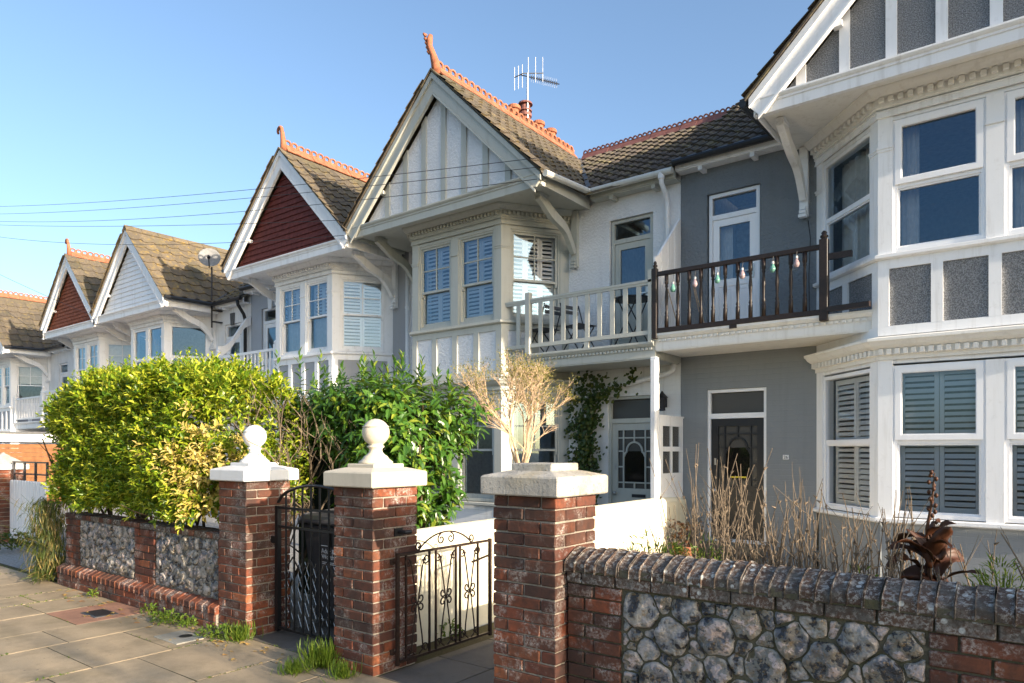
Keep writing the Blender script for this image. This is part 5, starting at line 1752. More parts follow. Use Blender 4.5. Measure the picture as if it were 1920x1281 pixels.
# ---- withered canna
cn = thing('canna_plant', (-.47, 4.25, .7), 'withered brown canna with broad curled leaves and a seed spike', 'plant')
def blade(p, d0, L, Wd, bend, twist, mat, parent, name='leaf', n=9):
    p = Vector(p); d = Vector(d0).normalized(); vs = []; fs = []
    for i in range(n + 1):
        u = i / n
        w = Wd * (math.sin(math.pi * min(1, u * .93 + .07)) ** .75) * .5
        s_ = d.cross(Vector((0, 0, 1)))
        s_ = s_.normalized() if s_.length > 1e-4 else Vector((1, 0, 0))
        up = s_.cross(d).normalized()
        tw = twist * u
        s2 = s_ * math.cos(tw) + up * math.sin(tw)
        n2 = -s_ * math.sin(tw) + up * math.cos(tw)
        ripple = math.sin(u * 11 + L * 40) * .35
        for f_ in (-1, -.5, 0, .5, 1):
            vs.append(p + s2 * w * f_ + n2 * w * (abs(f_) * .55 + ripple * f_))
        d = (d + Vector((0, 0, -bend / n))).normalized()
        p = p + d * L / n
    for i in range(n):
        for q in range(4):
            fs.append((i * 5 + q, i * 5 + q + 1, i * 5 + q + 6, i * 5 + q + 5))
    me = MB().add(vs, fs).mesh(name, mat, True, fix=False)
    o = link(bpy.data.objects.new(name, me), parent, (0, 0, 0))
    sm = o.modifiers.new('thick', 'SOLIDIFY'); sm.thickness = .002
    return o
rs = random.Random(3)
cx_, cy_ = -.49, 4.25
MB().tube([(cx_, cy_, .68), (cx_ + .01, cy_, .95), (cx_ - .005, cy_, 1.2), (cx_ + .02, cy_, 1.36), (cx_ + .03, cy_, 1.50)], [.014, .012, .009, .006, .003], 7).build('stalk', 'dead_leaf', cn)
MB().tube([(cx_ + .06, cy_ + .03, .68), (cx_ + .05, cy_ + .03, 1.0), (cx_ + .01, cy_, 1.18)], [.012, .01, .006], 6).build('stalk', 'dead_leaf', cn)
for i in range(16):
    z = 1.24 + i * .0175
    an = i * 2.4
    mb = MB(Matrix.Translation((cx_ + .02 + .018 * math.cos(an), cy_ + .018 * math.sin(an), z)))
    mb.lathe([(.002, -.012), (.009, -.004), (.010, .004), (.004, .013)], (0, 0, 0), 7).build('seed_pod', 'dead_leaf', cn, smooth=True)
for i in range(26):
    an = rs.uniform(0, 6.283); z = rs.uniform(.74, 1.14)
    blade((cx_ + rs.uniform(-.05, .07), cy_ + rs.uniform(-.04, .04), z), (math.cos(an) * .55, math.sin(an) * .4 - .1, rs.uniform(.5, 1.4)), rs.uniform(.13, .27), rs.uniform(.035, .095), rs.uniform(.6, 3.0), rs.uniform(-1.4, 1.4), 'dead_leaf', cn)
blade((cx_ + .02, cy_ - .02, 1.00), (.25, -.2, 1), .26, .12, .7, .5, 'dead_leaf', cn)

# ---- ivy by the sage front door
iv = thing('ivy', (-6.0, 9.9, 0), 'dark ivy climbing the white wall beside the sage front door', 'ivy')
g = np.random.default_rng(14)
cps = [(-6.06, .85, .16, 120), (-6.02, 1.25, .20, 190), (-6.12, 1.35, .22, 200), (-6.22, 1.2, .16, 120), (-5.98, 1.6, .18, 170), (-6.12, 1.75, .17, 150), (-6.02, 2.0, .16, 130), (-5.92, 2.15, .15, 110), (-6.16, 2.1, .13, 90), (-5.95, 2.4, .15, 100), (-6.08, 2.62, .18, 110), (-5.85, 2.62, .16, 100), (-5.68, 2.58, .12, 60), (-5.45, 2.62, .10, 40), (-5.15, 2.78, .10, 30), (-6.3, 2.45, .12, 50), (-6.34, 1.95, .10, 30), (-5.86, 1.05, .13, 70)]
Ps = []
for x_, z_, r_, n_ in cps:
    Ps.append(np.stack([g.normal(x_, r_ * .55, n_), 9.93 - np.abs(g.normal(0, .06, n_)), g.normal(z_, r_ * .8, n_)], 1))
P = np.concatenate(Ps); n = len(P)
D = np.stack([g.normal(0, .6, n), g.normal(-.5, .3, n), g.normal(-.55, .4, n)], 1)
leaves('foliage', P, D, np.tile([0, -1.0, .5], (n, 1)) + g.normal(0, .3, (n, 3)), g.uniform(.045, .085, n), g.uniform(.045, .075, n), 'ivy_leaf', iv, fold=.1)
mb = MB()
for x_, z_ in ((-6.05, 0), (-6.12, 0), (-6.0, 0)):
    pts = [(x_ + .06 * math.sin(i * 1.3 + x_), 9.965, i * .3) for i in range(9)]
    mb.tube(pts, [.016 * (1 - i / 11) for i in range(9)], 5)
mb.tube([(-6.0, 9.96, 2.5), (-5.7, 9.93, 2.58), (-5.4, 9.93, 2.62), (-5.1, 9.92, 2.78)], .008, 5)
mb.build('stems', 'bark', iv)

# ---- bamboo-like clump at the left end of the wall
bb = thing('bamboo_clump', (-9.75, 3.45, 0), 'drooping tan and green bamboo-like clump at the left end of the wall', 'plant')
g = np.random.default_rng(15); rs = random.Random(15)
mb = MB(); BP = []; BD = []
for i in range(26):
    p = (-9.74 + rs.gauss(0, .10), 3.48 + rs.gauss(0, .08), 0)
    d = Vector((rs.gauss(-.10, .14), rs.gauss(-.10, .12), 1)).normalized()
    L = rs.uniform(.7, 1.3); pts = [Vector(p)]
    for q in range(7):
        d = (d + Vector((d.x * .10, d.y * .10, -.15))).normalized(); pts.append(pts[-1] + d * L / 7)
    mb.tube(pts, [.004 * (1 - .1 * q) for q in range(8)], 4, cap=False)
mb.build('canes', 'bamboo_leaf', bb)
n = 2300
zz = g.uniform(0.05, 1.05, n); u_ = g.uniform(-1, 1, n)
wd = .16 + .16 * np.sin(np.clip(zz / 1.05, 0, 1) * 2.6)
BP = np.stack([-9.80 + u_ * wd, 3.34 + g.normal(0, .09, n), zz], 1)
BD = np.stack([u_ * .5 + g.normal(-.15, .25, n), g.normal(-.35, .25, n), np.where(zz < .18, -.05, -.9) + g.normal(0, .25, n) * (zz > .18)], 1)
leaves('foliage', BP, BD, np.tile([0, -.6, 1.0], (n, 1)) + g.normal(0, .3, (n, 3)), g.uniform(.08, .17, n), g.uniform(.009, .016, n), 'bamboo_leaf', bb, fold=.1, curl=.2)

# ---- weeds and grass in the joints
def grass(label, c, r, h, n, seed, name='grass_tuft'):
    g = np.random.default_rng(seed)
    t = thing(name, c, label, 'grass', 'weeds at the wall foot')
    a = g.uniform(0, 6.283, n); q = np.abs(g.normal(0, r * .5, n))
    P = np.stack([c[0] + q * np.cos(a), c[1] + q * np.sin(a), np.full(n, c[2] - .01)], 1)
    D = np.stack([np.cos(a) * .55, np.sin(a) * .55, np.ones(n)], 1) + g.normal(0, .25, (n, 3))
    leaves('blades', P, D, np.stack([np.cos(a), np.sin(a), np.full(n, .4)], 1), g.uniform(.5, 1.2, n) * h, np.full(n, .006), 'weed_leaf', t, fold=.1, curl=.35)
grass('tuft of grass at the near corner of the bright white-capped pier', (-5.44, 3.28, 0), .12, .15, 170, 1)
grass('large tuft of bright grass at the left corner of the cream ball pier', (-4.30, 3.26, 0), .12, .19, 300, 2)
grass('low tuft of grass on the paving in front of the cream ball pier', (-4.33, 3.05, 0), .11, .10, 200, 3)
grass('small grass tuft at the near corner foot of the cream ball pier', (-3.98, 3.2, 0), .10, .12, 130, 4)
for i, (x_, y_, r_, w_) in enumerate(((-6.98, 3.24, .07, 'single small weed at the wall foot beside the reddish slab'), (-6.62, 3.22, .13, 'spreading green weed at the wall foot, left of the weed pair by the stop tap'), (-6.42, 3.2, .12, 'leafy weed touching the spreading weed under the second flint panel'),
        (-6.2, 3.22, .08, 'small weed at the wall foot just left of the stop tap cover'), (-5.72, 3.2, .14, 'bushy round-leaved weed right of the stop tap cover'), (-5.58, 3.22, .10, 'leafy weed touching the foot of the white-capped pier'), (-8.3, 3.25, .05, 'tiny weed at the foot of the first flint panel'))):
    leafy('weed', w_, (x_, y_, 0), r_, .11, int(900 * r_), 'weed_leaf', 40 + i, .035, .02, .5, 'weed', 'leafy weeds along the flint wall')
leafy('weed', 'little weed growing at the foot of the cream wall by the rusty gate', (-4.1, 4.45, 0), .10, .12, 60, 'weed_leaf', 60, .05, .03, .5, 'weed')
leafy('low_plant', 'dark low plants at the foot of the white picket gate', (-13.3, 4.0, 0), .30, .30, 260, 'ivy_leaf', 61, .07, .05, .6)
g = np.random.default_rng(77)
n = 90
P = np.stack([g.uniform(-9, -4.4, n), 3.26 - np.abs(g.normal(0, .16, n)), np.full(n, .008)], 1)
D = np.stack([g.normal(0, 1, n), g.normal(0, 1, n), np.full(n, .05)], 1)
o = leaves('fallen_leaves', P, D, np.tile([0, 0, 1.0], (n, 1)), g.uniform(.03, .07, n), g.uniform(.015, .035, n), 'fallen_leaf', None, fold=.2)
tag(o, 'dry yellow leaves fallen along the foot of the flint wall', 'leaves')
# moss along the joints
g = np.random.default_rng(78)
n1 = 5200; n2 = 3600
pa = np.stack([np.array(COLX)[g.integers(0, len(COLX), n1)] + g.normal(0, .005, n1), g.uniform(1.4, 3.34, n1), np.full(n1, -.003)], 1)
RY = np.array(ROWY)[g.integers(0, len(ROWY), n2)]
pb = np.stack([RY[:, 0] + (RY[:, 1] - RY[:, 0]) * g.random(n2), RY[:, 2] + g.normal(0, .006, n2), np.full(n2, -.003)], 1)
P = np.concatenate([pa, pb])
w_ = np.array([mnoise.noise(Vector(q) * 1.1) + .25 * mnoise.noise(Vector(q) * 5) for q in P]) + np.clip((P[:, 1] - 2.9) * .5, 0, .3) > .10
P = P[w_]; n = len(P)
D = g.normal(0, 1, (n, 3)); D[:, 2] = np.abs(D[:, 2]) * .6 + .2
o = leaves('joint_moss', P, D, np.tile([0, 0, 1.0], (n, 1)), g.uniform(.008, .024, n), g.uniform(.006, .013, n), 'weed_leaf', None)
tag(o, 'green moss growing in the paving joints', 'moss')

# ---- street trees down the road, out of the picture, whose shade dapples the pavement
def street_tree(x_, y_, h, r, seed, n):
    rs = random.Random(seed); g = np.random.default_rng(seed)
    t = thing('street_tree', (x_, y_, 0), 'street tree on the pavement whose shade dapples the paving', 'tree', 'street trees along the kerb')
    mb = MB(); mb.tube([(x_, y_, -.1), (x_ + .03, y_, 1.2), (x_, y_ + .03, h * .55)], [.14, .11, .09], 10)
    mb.build('trunk', 'bark', t)
    mb = MB(); ends = []
    for i in range(16):
        pts, d = twig_tube(mb, (x_, y_, h * rs.uniform(.38, .55)), (rs.gauss(0, .8), rs.gauss(0, .8), .9), h * .5, .04, 6, .14, rs, 6)
        for q in range(6):
            pp, dd = twig_tube(mb, pts[rs.randint(2, 6)], (rs.gauss(0, .8), rs.gauss(0, .8), .5), h * .25, .014, 4, .2, rs, 4)
            ends += pp[1:]
    mb.build('limbs', 'bark', t)
    e = np.array([tuple(v) for v in ends]); idx = g.integers(0, len(e), n)
    P = e[idx] + g.normal(0, .16, (n, 3))
    leaves('crown', P, g.normal(0, 1, (n, 3)) - [0, 0, .4], g.normal(0, 1, (n, 3)), g.uniform(.06, .11, n), g.uniform(.04, .07, n), 'street_leaf', t)
# ================================================================ balconies
# sage railing
yb = 9.08
MB().box(-7.20, -4.44, yb - .03, yb + .03, 4.02, 4.055).box(-7.16, -4.44, yb - .02, yb + .02, 3.985, 4.02).build('top_rail', 'sage_paint', BAL2)
MB().box(-7.12, -4.44, yb - .025, yb + .025, 3.27, 3.33).build('bottom_rail', 'sage_paint', BAL2)
for x_ in [-6.832] + [-6.392 + .217 * i for i in range(9)]:
    MB().box(x_ - .036, x_ + .036, yb - .012, yb + .012, 3.33, 3.99).build('baluster', 'sage_paint', BAL2)
MB().box(-6.675, -6.585, yb - .045, yb + .045, 3.16, 4.16).build('newel_post', 'sage_paint', BAL2, bevel=.006)
MB().box(-5.57, -5.49, yb - .02, yb + .02, 3.16, 3.28).build('rail_foot', 'sage_paint', BAL2)
MB().box(-4.50, -4.445, yb - .03, yb + .03, 3.16, 4.20).build('newel_post', 'sage_paint', BAL2)
# dark turned railing
MB().box(-4.37, -2.19, yb - .03, yb + .03, 4.085, 4.145).build('top_rail', 'dark_wood', BAL1, bevel=.006)
MB().box(-4.37, -2.19, yb - .03, yb + .03, 3.275, 3.345).build('bottom_rail', 'dark_wood', BAL1, bevel=.006)
prof = [(.028, 0), (.028, .16), (.018, .18), (.026, .20), (.016, .24), (.022, .36), (.026, .42), (.018, .52), (.015, .56), (.024, .58), (.017, .60), (.028, .62), (.028, .745)]
bm_ = MB().lathe(prof, (0, 0, 0), 10).mesh('baluster', 'dark_wood', True)
for i in range(12):
    inst('baluster', bm_, BAL1, (-4.225 + .1685 * i, yb, 3.343))
for x_, w in ((-4.40, .035), (-2.145, .05)):
    MB().box(x_ - w, x_ + w, yb - w, yb + w, 3.20, 4.20).build('newel_post', 'dark_wood', BAL1, bevel=.006)
    MB().lathe([(w * .9, 0), (w * .6, .015), (w * .95, .03), (w * .95, .045), (w * .5, .06), (w * .7, .08), (w * .3, .105), (.002, .11)], (x_, yb, 4.20), 12).build('newel_cap', 'dark_wood', BAL1, smooth=True)
MB().bar((-2.1, yb, 3.98), (-1.83, yb + .0, 3.98), .06, .07).build('rail_stub', 'dark_wood', BAL1)
MB().bar((-2.1, yb - .03, 3.33), (-1.62, yb - .10, 3.33), .07, .06).build('rail_stub', 'dark_wood', BAL1)
MB().box(-3.32, -3.22, yb - .025, yb + .025, 3.23, 3.28).build('rail_foot', 'dark_wood', BAL1)
# white privacy screen on the party line
sc_ = MB().prism([(9.10, 3.19), (9.10, 4.38), (9.20, 4.42), (9.97, 5.16), (9.97, 3.19)], -4.435, -4.405, 'yz').build('privacy_screen', 'white_paint', BAL1)
for y_ in (9.3, 9.52, 9.75):
    MB().box(-4.405, -4.398, y_ - .006, y_ + .006, 3.2, 4.45 + (y_ - 9.2) * .9 - .02).build('screen_batten', 'white_paint', sc_)
# far balconies
for bal, xd, sgn, dz, xe in ((BAL3, -16.05, 1, -.14, -13.6), (BAL4, -16.06, -1, -.36, -18.4), (BAL5, -27.2, 1, -.42, -24.6), (BAL6, -27.21, -1, -.55, -29.8)):
    x0, x1 = sorted((xd + sgn * .05, xe))
    MB().box(x0, x1, yb - .025, yb + .025, 3.98 + dz, 4.04 + dz).build('top_rail', 'white_paint', bal)
    MB().box(x0, x1, yb - .02, yb + .02, 3.26 + dz, 3.31 + dz).build('bottom_rail', 'white_paint', bal)
    n = int((x1 - x0) / .15)
    bmm = MB().box(-.022, .022, -.014, .014, 0, .67).mesh('baluster', 'white_paint')
    for i in range(n):
        inst('baluster', bmm, bal, (x0 + (x1 - x0) * (i + .5) / n, yb, 3.31 + dz))
    for x_ in (x0, x1):
        MB().box(x_ - .045, x_ + .045, yb - .045, yb + .045, 3.16 + dz, 4.12 + dz).lathe([(.03, 0), (.05, .03), (.05, .06), (.01, .10)], (x_, yb, 4.12 + dz), 10).build('newel_post', 'white_paint', bal)
# curved white screen between the third and fourth balconies
mb = MB()
poly = [(9.08, 2.85), (9.08, 4.15), (9.25, 4.18), (9.45, 4.35), (9.65, 4.65), (9.85, 4.95), (9.97, 5.02), (9.97, 4.80), (9.8, 4.7), (9.6, 4.4), (9.4, 4.1), (9.25, 3.98), (9.16, 3.9), (9.16, 2.85)]
mb.prism(poly, -16.10, -16.02, 'yz').build('curved_screen', 'white_paint', BAL3)

# ---- porch: post, glazed screen, pipes
po = MB().box(-4.475, -4.375, 9.07, 9.17, .86, 2.95).build('porch_post', 'white_paint', H2, bevel=.01)
MB().box(-4.455, -4.395, 9.055, 9.07, .9, 2.9).build('post_face', 'white_paint', po)
ps = ring(MB(frame((-4.40, 9.17, 0), (0, 1))), 0, .80, .86, 2.10, .10, -.03, .02, .42, .13)
ps.box(.38, .43, -.028, .018, 1.28, 1.97).box(.1, .7, -.027, .017, 1.60, 1.67)
scr = ps.build('porch_screen', 'white_paint', H2)
Ts = frame((-4.40, 9.17, 0), (0, 1))
for a_, b_ in ((.10, .38), (.43, .70)):
    for c_, d_ in ((1.28, 1.60), (1.67, 1.97)):
        pane(Ts, a_, b_, c_, d_, -.005, scr, 'frosted_glass')
MB().box(-4.44, -4.36, 9.15, 9.99, 2.10, 2.125).build('screen_cap', 'white_paint', scr)
MB().tube([(-6.06, 9.93, .2), (-6.06, 9.93, 2.50), (-6.03, 9.93, 2.55), (-4.60, 9.93, 2.80), (-4.52, 9.93, 2.84), (-4.50, 9.93, 2.94)], .040, 12).build('waste_pipe', 'white_paint', H2, smooth=True)
MB().tube([(-4.60, 9.70, 5.78), (-4.60, 9.71, 5.66), (-4.60, 9.90, 5.50), (-4.60, 9.92, 5.40), (-4.60, 9.92, 3.17)], .036, 12).build('downpipe', 'white_paint', H2, smooth=True)
MB().tube([(-4.60, 9.70, 5.81), (-4.60, 9.70, 5.72)], .05, 12).build('pipe_outlet', 'white_paint', H2)
MB().tube([(-10.31, 9.93, 0), (-10.31, 9.93, 5.3)], .038, 12).build('downpipe', 'white_paint', H3, smooth=True)
for z_ in (1.4, 2.4, 3.5, 4.5):
    MB().tube([(-10.31, 9.93, z_), (-10.31, 9.93, z_ + .05)], .045, 12).build('pipe_collar', 'white_paint', H3)
MB().tube([(-16.2, 9.70, 5.42), (-16.2, 9.72, 5.30), (-16.2, 9.88, 5.08), (-16.2, 9.92, 4.95), (-16.2, 9.92, 2.85)], .042, 10).build('downpipe', 'black_gutter', H4, smooth=True)
MB().tube([(-2.56, 9.97, 4.75), (-2.53, 9.97, 4.5), (-2.55, 9.97, 4.0), (-2.54, 9.97, 3.2)], .006, 5).build('wall_cable', 'cable', H1)
# keystones over the far balcony doors
for hh, x_, z_, m_ in ((H4, -16.90, 5.05, 'lead'), (H3, -15.2, 5.27, 'white_paint')):
    MB().prism([(x_ - .07, z_ - .16), (x_ + .07, z_ - .16), (x_ + .10, z_ + .16), (x_ - .10, z_ + .16)], F - .03, F - .002).build('keystone', m_, hh)
# porch lamp
lp = thing('wall_lamp', (-4.70, 9.95, 2.36), 'small dark metal lantern on the white wall behind the porch post', 'lamp')
MB().box(-4.76, -4.64, 9.97, 9.995, 2.28, 2.42).build('back_plate', 'dark_metal', lp)
MB().lathe([(.03, 0), (.055, .01), (.05, .03), (.075, .20), (.095, .205), (.03, .27), (.012, .30), (.001, .305)], (-4.66, 9.86, 2.22), 8).build('lantern', 'dark_metal', lp)
MB().tube([(-4.70, 9.975, 2.40), (-4.69, 9.93, 2.50), (-4.67, 9.87, 2.52)], .010, 6).build('arm', 'dark_metal', lp)
# house number
nu = thing('number_plate', (-2.86, 9.98, 1.52), 'small white house number plate by the black door', 'sign')
MB().box(-2.90, -2.82, 9.985, 9.998, 1.488, 1.552).build('plate', 'white_paint', nu, bevel=.003)
text_mesh('numerals', '26', .06, 'cable', Matrix.Translation((-2.86, 9.983, 1.50)) @ Matrix.Rotation(R(90), 4, 'X'), nu, align='CENTER')

# ================================================================ things on the balconies
def bulb(x_, z_, mat, i, label):
    t = thing('hanging_bulb', (x_, 9.04, z_), label, 'lantern', 'glass bulbs hung from the dark balcony rail')
    MB().lathe([(.002, -.052), (.024, -.045), (.036, -.020), (.037, 0), (.028, .028), (.018, .045), (.016, .062)], (x_, 9.04, z_), 14).build('glass', mat, t, smooth=True)
    MB().lathe([(.02, .06), (.02, .09), (.008, .10)], (x_, 9.04, z_), 10).build('cap', 'galvanised', t)
    MB().tube([(x_, 9.04, z_ + .1), (x_ + .005, 9.05, z_ + .16), (x_, yb, 4.14)], .003, 4).build('cord', 'cable', t)
for i, (x_, z_, m_, w_) in enumerate(((-4.11, 3.87, 'glass_green', 'leftmost green glass bulb hung from the dark balcony rail'), (-3.79, 3.89, 'glass_pink', 'pink glass bulb hung next to the leftmost green one'), (-3.475, 3.90, 'glass_green', 'green glass bulb hung at the left edge of the white balcony door'),
                                      (-3.14, 3.91, 'glass_pink', 'pink glass bulb hung before the middle of the balcony door'), (-2.75, 3.93, 'glass_green', 'green glass bulb hung right of the white balcony door'), (-2.46, 3.95, 'glass_pink', 'rightmost pink glass bulb on the dark balcony rail'))):
    bulb(x_, z_, m_, i, w_)
t = thing('planter', (-2.32, 9.35, 3.2), 'red trough planter on the balcony beside the bay', 'planter')
MB().box(-2.58, -2.22, 9.18, 9.36, 3.19, 3.34).build('trough', 'red_plastic', t, bevel=.01)
MB().box(-2.57, -2.23, 9.19, 9.35, 3.335, 3.345).build('compost', 'soil', t)
t = thing('bamboo_canes', (-4.2, 9.5, 3.2), 'thin yellow canes leaning against the white balcony screen', 'canes')
for (a_, b_) in (((-3.80, 9.55, 3.19), (-4.02, 9.55, 4.02)), ((-3.86, 9.6, 3.19), (-4.05, 9.6, 4.0)), ((-4.1, 9.3, 3.19), (-4.33, 9.35, 3.95))):
    MB().tube([a_, b_], .007, 6).build('cane', 'pale_twig', t)
tb = thing('bistro_table', (-4.98, 9.5, 3.16), 'small round dark folding table on the sage balcony', 'table')
MB().lathe([(.285, 0), (.29, .006), (.29, .022), (.28, .026)], (-4.98, 9.5, 3.90), 32).build('table_top', 'dark_metal', tb)
for s_ in (-1, 1):
    MB().tube([(-4.98 + s_ * .22, 9.30, 3.155), (-4.98 - s_ * .16, 9.34, 3.90)], .010, 6).build('leg', 'dark_metal', tb)
    MB().tube([(-4.98 + s_ * .22, 9.70, 3.155), (-4.98 - s_ * .16, 9.66, 3.90)], .010, 6).build('leg', 'dark_metal', tb)
def chair(x_, y_, rot, label):
    T = Matrix.Translation((x_, y_, 3.155)) @ Matrix.Rotation(rot, 4, 'Z')
    t = thing('folding_chair', (x_, y_, 3.155), label, 'chair', 'folding chairs on the sage balcony')
    for i in range(6):
        MB(T).box(-.19, .19, -.20 + i * .068, -.145 + i * .068, .44, .455).build('seat_slat', 'dark_metal', t)
    for z in (.68, .76):
        MB(T).box(-.19, .19, .225, .24, z, z + .055).build('back_slat', 'lead', t)
    for s_ in (-1, 1):
        MB(T).tube([(s_ * .2, -.22, .0), (s_ * .2, .10, .44), (s_ * .2, .235, .84)], .010, 6).build('leg', 'dark_metal', t)
        MB(T).tube([(s_ * .175, .24, .0), (s_ * .175, -.16, .44)], .010, 6).build('leg', 'dark_metal', t)
chair(-5.93, 9.50, R(75), 'folding slatted chair in the middle of the sage balcony')
chair(-6.60, 9.45, R(-100), 'folding chair half hidden at the bay end of the sage balcony')

# ================================================================ pot by the black door
pt = thing('plant_pot', (-3.98, 9.2, 0), 'terracotta pot with a withered plant beside the cream wall', 'pot')
MB().lathe([(.12, 0), (.17, .24), (.19, .245), (.195, .30), (.175, .305), (.165, .27), (.02, .265)], (-3.98, 9.2, -.02), 26).build('pot', 'terracotta', pt, smooth=False)
mb = MB(); rs = random.Random(6)
for i in range(22):
    pts, d = twig_tube(mb, (-3.98 + rs.uniform(-.1, .1), 9.2 + rs.uniform(-.1, .1), .24), (rs.gauss(0, .45), rs.gauss(0, .45), 1), rs.uniform(.2, .48), .006, 4, .2, rs, 4)
mb.build('stems', 'dead_twig', pt)
g = np.random.default_rng(66); n = 220
P = np.stack([g.normal(-3.98, .11, n), g.normal(9.2, .11, n), g.uniform(.30, .62, n)], 1)
leaves('withered_leaves', P, g.normal(0, 1, (n, 3)) - [0, 0, .6], g.normal(0, 1, (n, 3)), g.uniform(.04, .08, n), g.uniform(.02, .04, n), 'dead_leaf', pt)

# ================================================================ chimney, aerial, dish, cables
ch = thing('chimney_stack', (-10.34, 14, 7.2), 'row of terracotta chimney pots behind the crested ridge of the sage gable', 'chimney')
st_ = MB().box(-10.66, -10.02, 13.3, 15.6, 6.6, 9.55).box(-10.71, -9.97, 13.25, 15.65, 9.55, 9.68)
st_.build('stack', 'brown_brick', ch)
for i, y_ in enumerate((13.55, 14.02, 14.6, 15.15)):
    m_ = 'purple_terracotta' if i == 1 else 'terracotta'
    pp = MB().lathe([(.15, 0), (.13, .12), (.125, .28), (.165, .30), (.165, .37), (.13, .40), (.12, .38)], (-10.34, y_, 9.67), 18).build('chimney_pot', m_, ch, smooth=False)
    if i == 1:
        MB().lathe([(.13, 0), (.13, .03), (.17, .04), (.17, .07), (.13, .08), (.12, .20), (.19, .21), (.17, .26), (.02, .28)], (-10.34, y_, 10.06), 16).build('cowl', 'purple_terracotta', pp)
ae = thing('tv_aerial', (-10.3, 13.75, 9.6), 'metal television aerial on a mast above the chimney pots', 'aerial')
ax_, ay_ = -10.22, 13.95
MB().tube([(ax_, ay_, 9.3), (ax_, ay_, 11.0)], .022, 8).build('mast', 'galvanised', ae)
bd = Vector((.72, .69, -.18)).normalized()
b0 = Vector((ax_, ay_, 10.92)) - bd * .18; b1 = b0 + bd * 1.0
MB().tube([b0, b1], .012, 6).build('boom', 'dark_metal', ae)
sd_ = bd.cross(Vector((0, 0, 1))).normalized()
for i in range(14):
    p = b0 + bd * (.28 + i * .05)
    MB().bar(p - sd_ * .02, p + sd_ * .02, .02, .075).build('director', 'dark_metal', ae)
    MB().tube([p - Vector((0, 0, .12)), p + Vector((0, 0, .12))], .004, 4).build('director_rod', 'galvanised', ae)
cb = Vector((ax_, ay_, 11.0))
cd = Vector((.80, .60, .0)).normalized()
MB().tube([cb - cd * .12, cb + cd * .40], .012, 6).build('reflector_boom', 'galvanised', ae)
MB().tube([cb - cd * .1 - sd_ * .0, cb - Vector((.26, .19, .10))], .012, 6).build('reflector_boom', 'dark_metal', ae)
for i in range(3):
    p = cb + cd * (.02 + i * .18)
    MB().tube([p - Vector((0, 0, .22)), p + Vector((0, 0, .40))], .007, 5).build('reflector_rod', 'galvanised', ae)
    p = cb - Vector((.26, .19, .10)) * (.4 + i * .3)
    MB().tube([p - Vector((0, 0, .32)), p + Vector((0, 0, .26))], .007, 5).build('reflector_rod', 'galvanised', ae)
# satellite dish
sdh = thing('satellite_dish', (-17.45, 9.75, 5.4), 'grey satellite dish on a thin pole at the eaves of the weatherboarded house', 'dish')
MB().tube([(-17.45, 9.72, 4.85), (-17.45, 9.72, 6.45)], .022, 8).build('pole', 'dark_metal', sdh)
Td = Matrix.Translation((-17.45, 9.66, 6.66)) @ Matrix.Rotation(R(58), 4, 'Z') @ Matrix.Rotation(R(72), 4, 'X')
prof = [(r_ * .82, z_ * .82) for r_, z_ in [(.002, 0), (.10, .006), (.20, .026), (.28, .052), (.33, .075), (.335, .082), (.33, .085), (.28, .062), (.2, .036), (.1, .016), (.002, .010)]]
MB(Td).lathe(prof, (0, 0, 0), 28).build('dish', 'grey_dish', sdh, smooth=True)
MB(Td).tube([(0, -.30, .05), (0, -.22, .36)], .014, 6).build('arm', 'dark_metal', sdh)
MB(Td).lathe([(.03, 0), (.045, .05), (.03, .11)], (0, -.20, .33), 10).build('receiver', 'dark_metal', sdh)
MB().box(-17.5, -17.40, 9.74, F, 5.0, 5.03).box(-17.5, -17.40, 9.74, F, 5.3, 5.33).split('wall_bracket', 'dark_metal', sdh)
# overhead cables
def cable(pts_, sag, label):
    p, q = Vector(pts_[0]), Vector(pts_[1]); out = []
    for i in range(33):
        u = i / 32
        v = p.lerp(q, u); v.z -= sag * 4 * u * (1 - u)
        out.append(v)
    tag(MB().tube(out, .0055, 5).build('overhead_cable', 'cable'), label, 'cable', 'overhead telephone cables')
POLE = (-46, 5.0)
cable(((-27.7, 7.9, 9.73), (-5.88, 8.38, 5.93)), .14, 'topmost overhead cable crossing the sky to the right tip of the sage gable')
cable(((-27.7, 7.9, 9.48), (-5.92, 8.38, 5.80)), .14, 'second overhead cable from the top crossing the sage gable')
cable(((-27.7, 7.9, 9.24), (-5.95, 8.36, 5.62)), .22, 'third overhead cable ending at the right tip of the sage gable')
cable(((-27.7, 7.9, 9.12), (-10.33, 8.36, 5.90)), .08, 'fourth overhead cable ending at the left tip of the sage gable')
cable(((-27.7, 7.9, 8.73), (-10.36, 8.36, 5.62)), .22, 'fifth overhead cable ending low on the left tip of the sage gable')
cable(((-33, 7.4, 9.5), (-21.45, 8.36, 5.45)), .1, 'overhead cable dropping to the tip between the weatherboarded and red gables')
cable(((-33, 7.4, 9.0), (-25.3, 8.36, 5.3)), .08, 'lowest overhead cable at the far left dropping to the red gable')

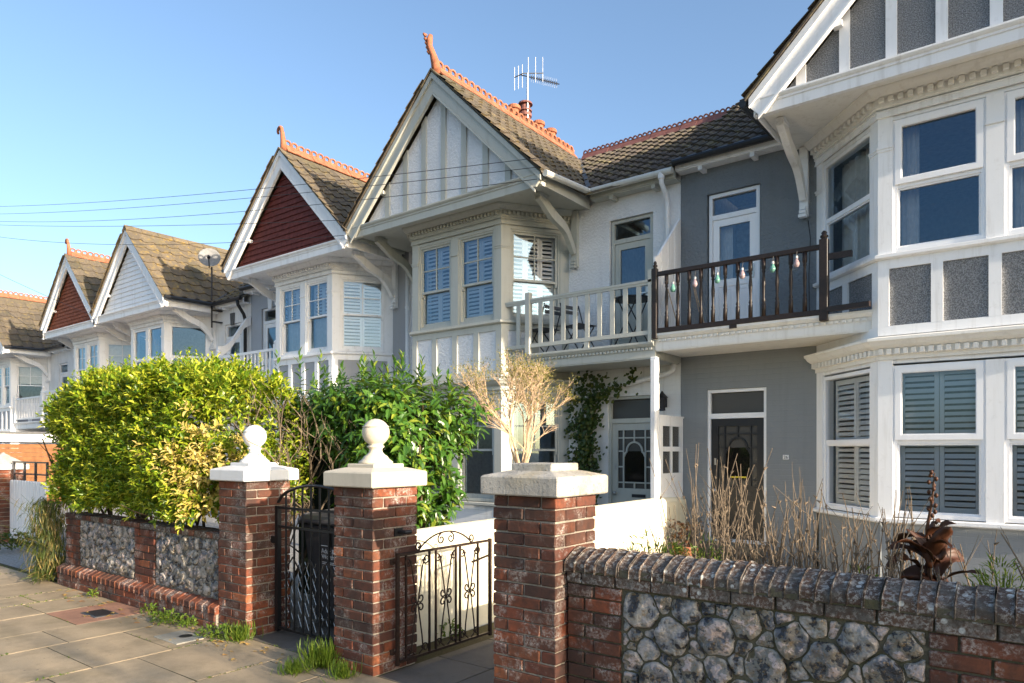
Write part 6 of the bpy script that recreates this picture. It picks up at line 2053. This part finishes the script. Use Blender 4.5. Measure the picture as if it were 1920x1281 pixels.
# ================================================================ far left: pier, picket gate, timber lean-to
pf = thing('gate_pier', (-14.75, 4.3, 0), 'brick gate pier with pale cap at the left edge of the picture', 'gate pier', 'brick gate piers')
x0, x1, y0, y1 = -15.0, -14.5, 4.05, 4.55
MB().box(x0 + .012, x1 - .012, y0 + .012, y1 - .012, -.05, 1.28).build('mortar_core', 'mortar', pf)
for i in range(17):
    a_, b_ = i * .075 + .005, (i + 1) * .075 - .005
    for yy in ((y0, y0 + .1),):
        ks = [x0, x0 + .25, x1] if i % 2 else [x0, x0 + .1125, x1 - .1125, x1]
        for c0, c1 in zip(ks, ks[1:]): put_brick(pf, c0 + .005, c1 - .005, yy[0], yy[1], a_, b_, 'brown_brick' if random.random() < .5 else 'red_brick')
    ks = [y0 + .11, y1] if i % 2 else [y0 + .11, y0 + .33, y1]
    for c0, c1 in zip(ks, ks[1:]): put_brick(pf, x1 - .1, x1, c0 + .005, c1 - .005, a_, b_, 'red_brick')
cp = MB().box(x0 - .06, x1 + .06, y0 - .06, y1 + .06, 1.275, 1.37).build('cap', 'cap_white', pf, bevel=.01)
cx0, cy0 = (x0 + x1) / 2, (y0 + y1) / 2
MB().add([(cx0 - .28, cy0 - .28, 1.37), (cx0 + .28, cy0 - .28, 1.37), (cx0 + .28, cy0 + .28, 1.37), (cx0 - .28, cy0 + .28, 1.37), (cx0, cy0, 1.58)], [(3, 2, 1, 0), (0, 1, 4), (1, 2, 4), (2, 3, 4), (3, 0, 4)]).build('cap_top', 'weathered_stone', cp)
pg = thing('picket_gate', (-13.6, 4.35, 0), 'white boarded picket gate beside the far left brick pier', 'gate')
for i in range(13):
    x_ = -14.40 + i * .125
    MB().prism([(x_, .08), (x_ + .105, .08), (x_ + .105, 1.05), (x_ + .08, 1.10), (x_ + .025, 1.10), (x_, 1.05)], 4.30, 4.325).build('picket', 'white_paint', pg)
for z_ in (.25, .95):
    MB().box(-14.42, -12.78, 4.325, 4.365, z_, z_ + .09).build('rail', 'white_paint', pg)
for i in range(4):
    MB().box(-14.35 + i * .5, -14.31 + i * .5, 4.33, 4.36, 1.0, 1.42).build('trellis_bar', 'dark_metal', pg)
for z_ in (1.2, 1.4):
    MB().box(-14.4, -12.8, 4.335, 4.355, z_, z_ + .025).build('trellis_bar', 'dark_metal', pg)
ln = thing('timber_lean_to', (-25, 7.5, 0), 'orange timber lean-to with white fascia behind the picket gate', 'shed')
for i in range(14):
    MB().box(-24.02, -23.99, 5.6, 9.0, .05 + i * .125, .17 + i * .125).build('board', 'orange_timber', ln)
for i in range(14):
    MB().box(-27.5, -24.02, 5.60, 5.63, .05 + i * .125, .17 + i * .125).build('board', 'orange_timber', ln)
MB().box(-27.6, -23.85, 5.45, 9.05, 1.86, 2.10).build('fascia', 'white_paint', ln)
MB().box(-27.65, -23.8, 5.40, 9.05, 2.10, 2.16).build('roof', 'lead', ln)
street_tree(10.5, 1.75, 5.2, 1.6, 51, 420)
print('objects', len(bpy.data.objects))
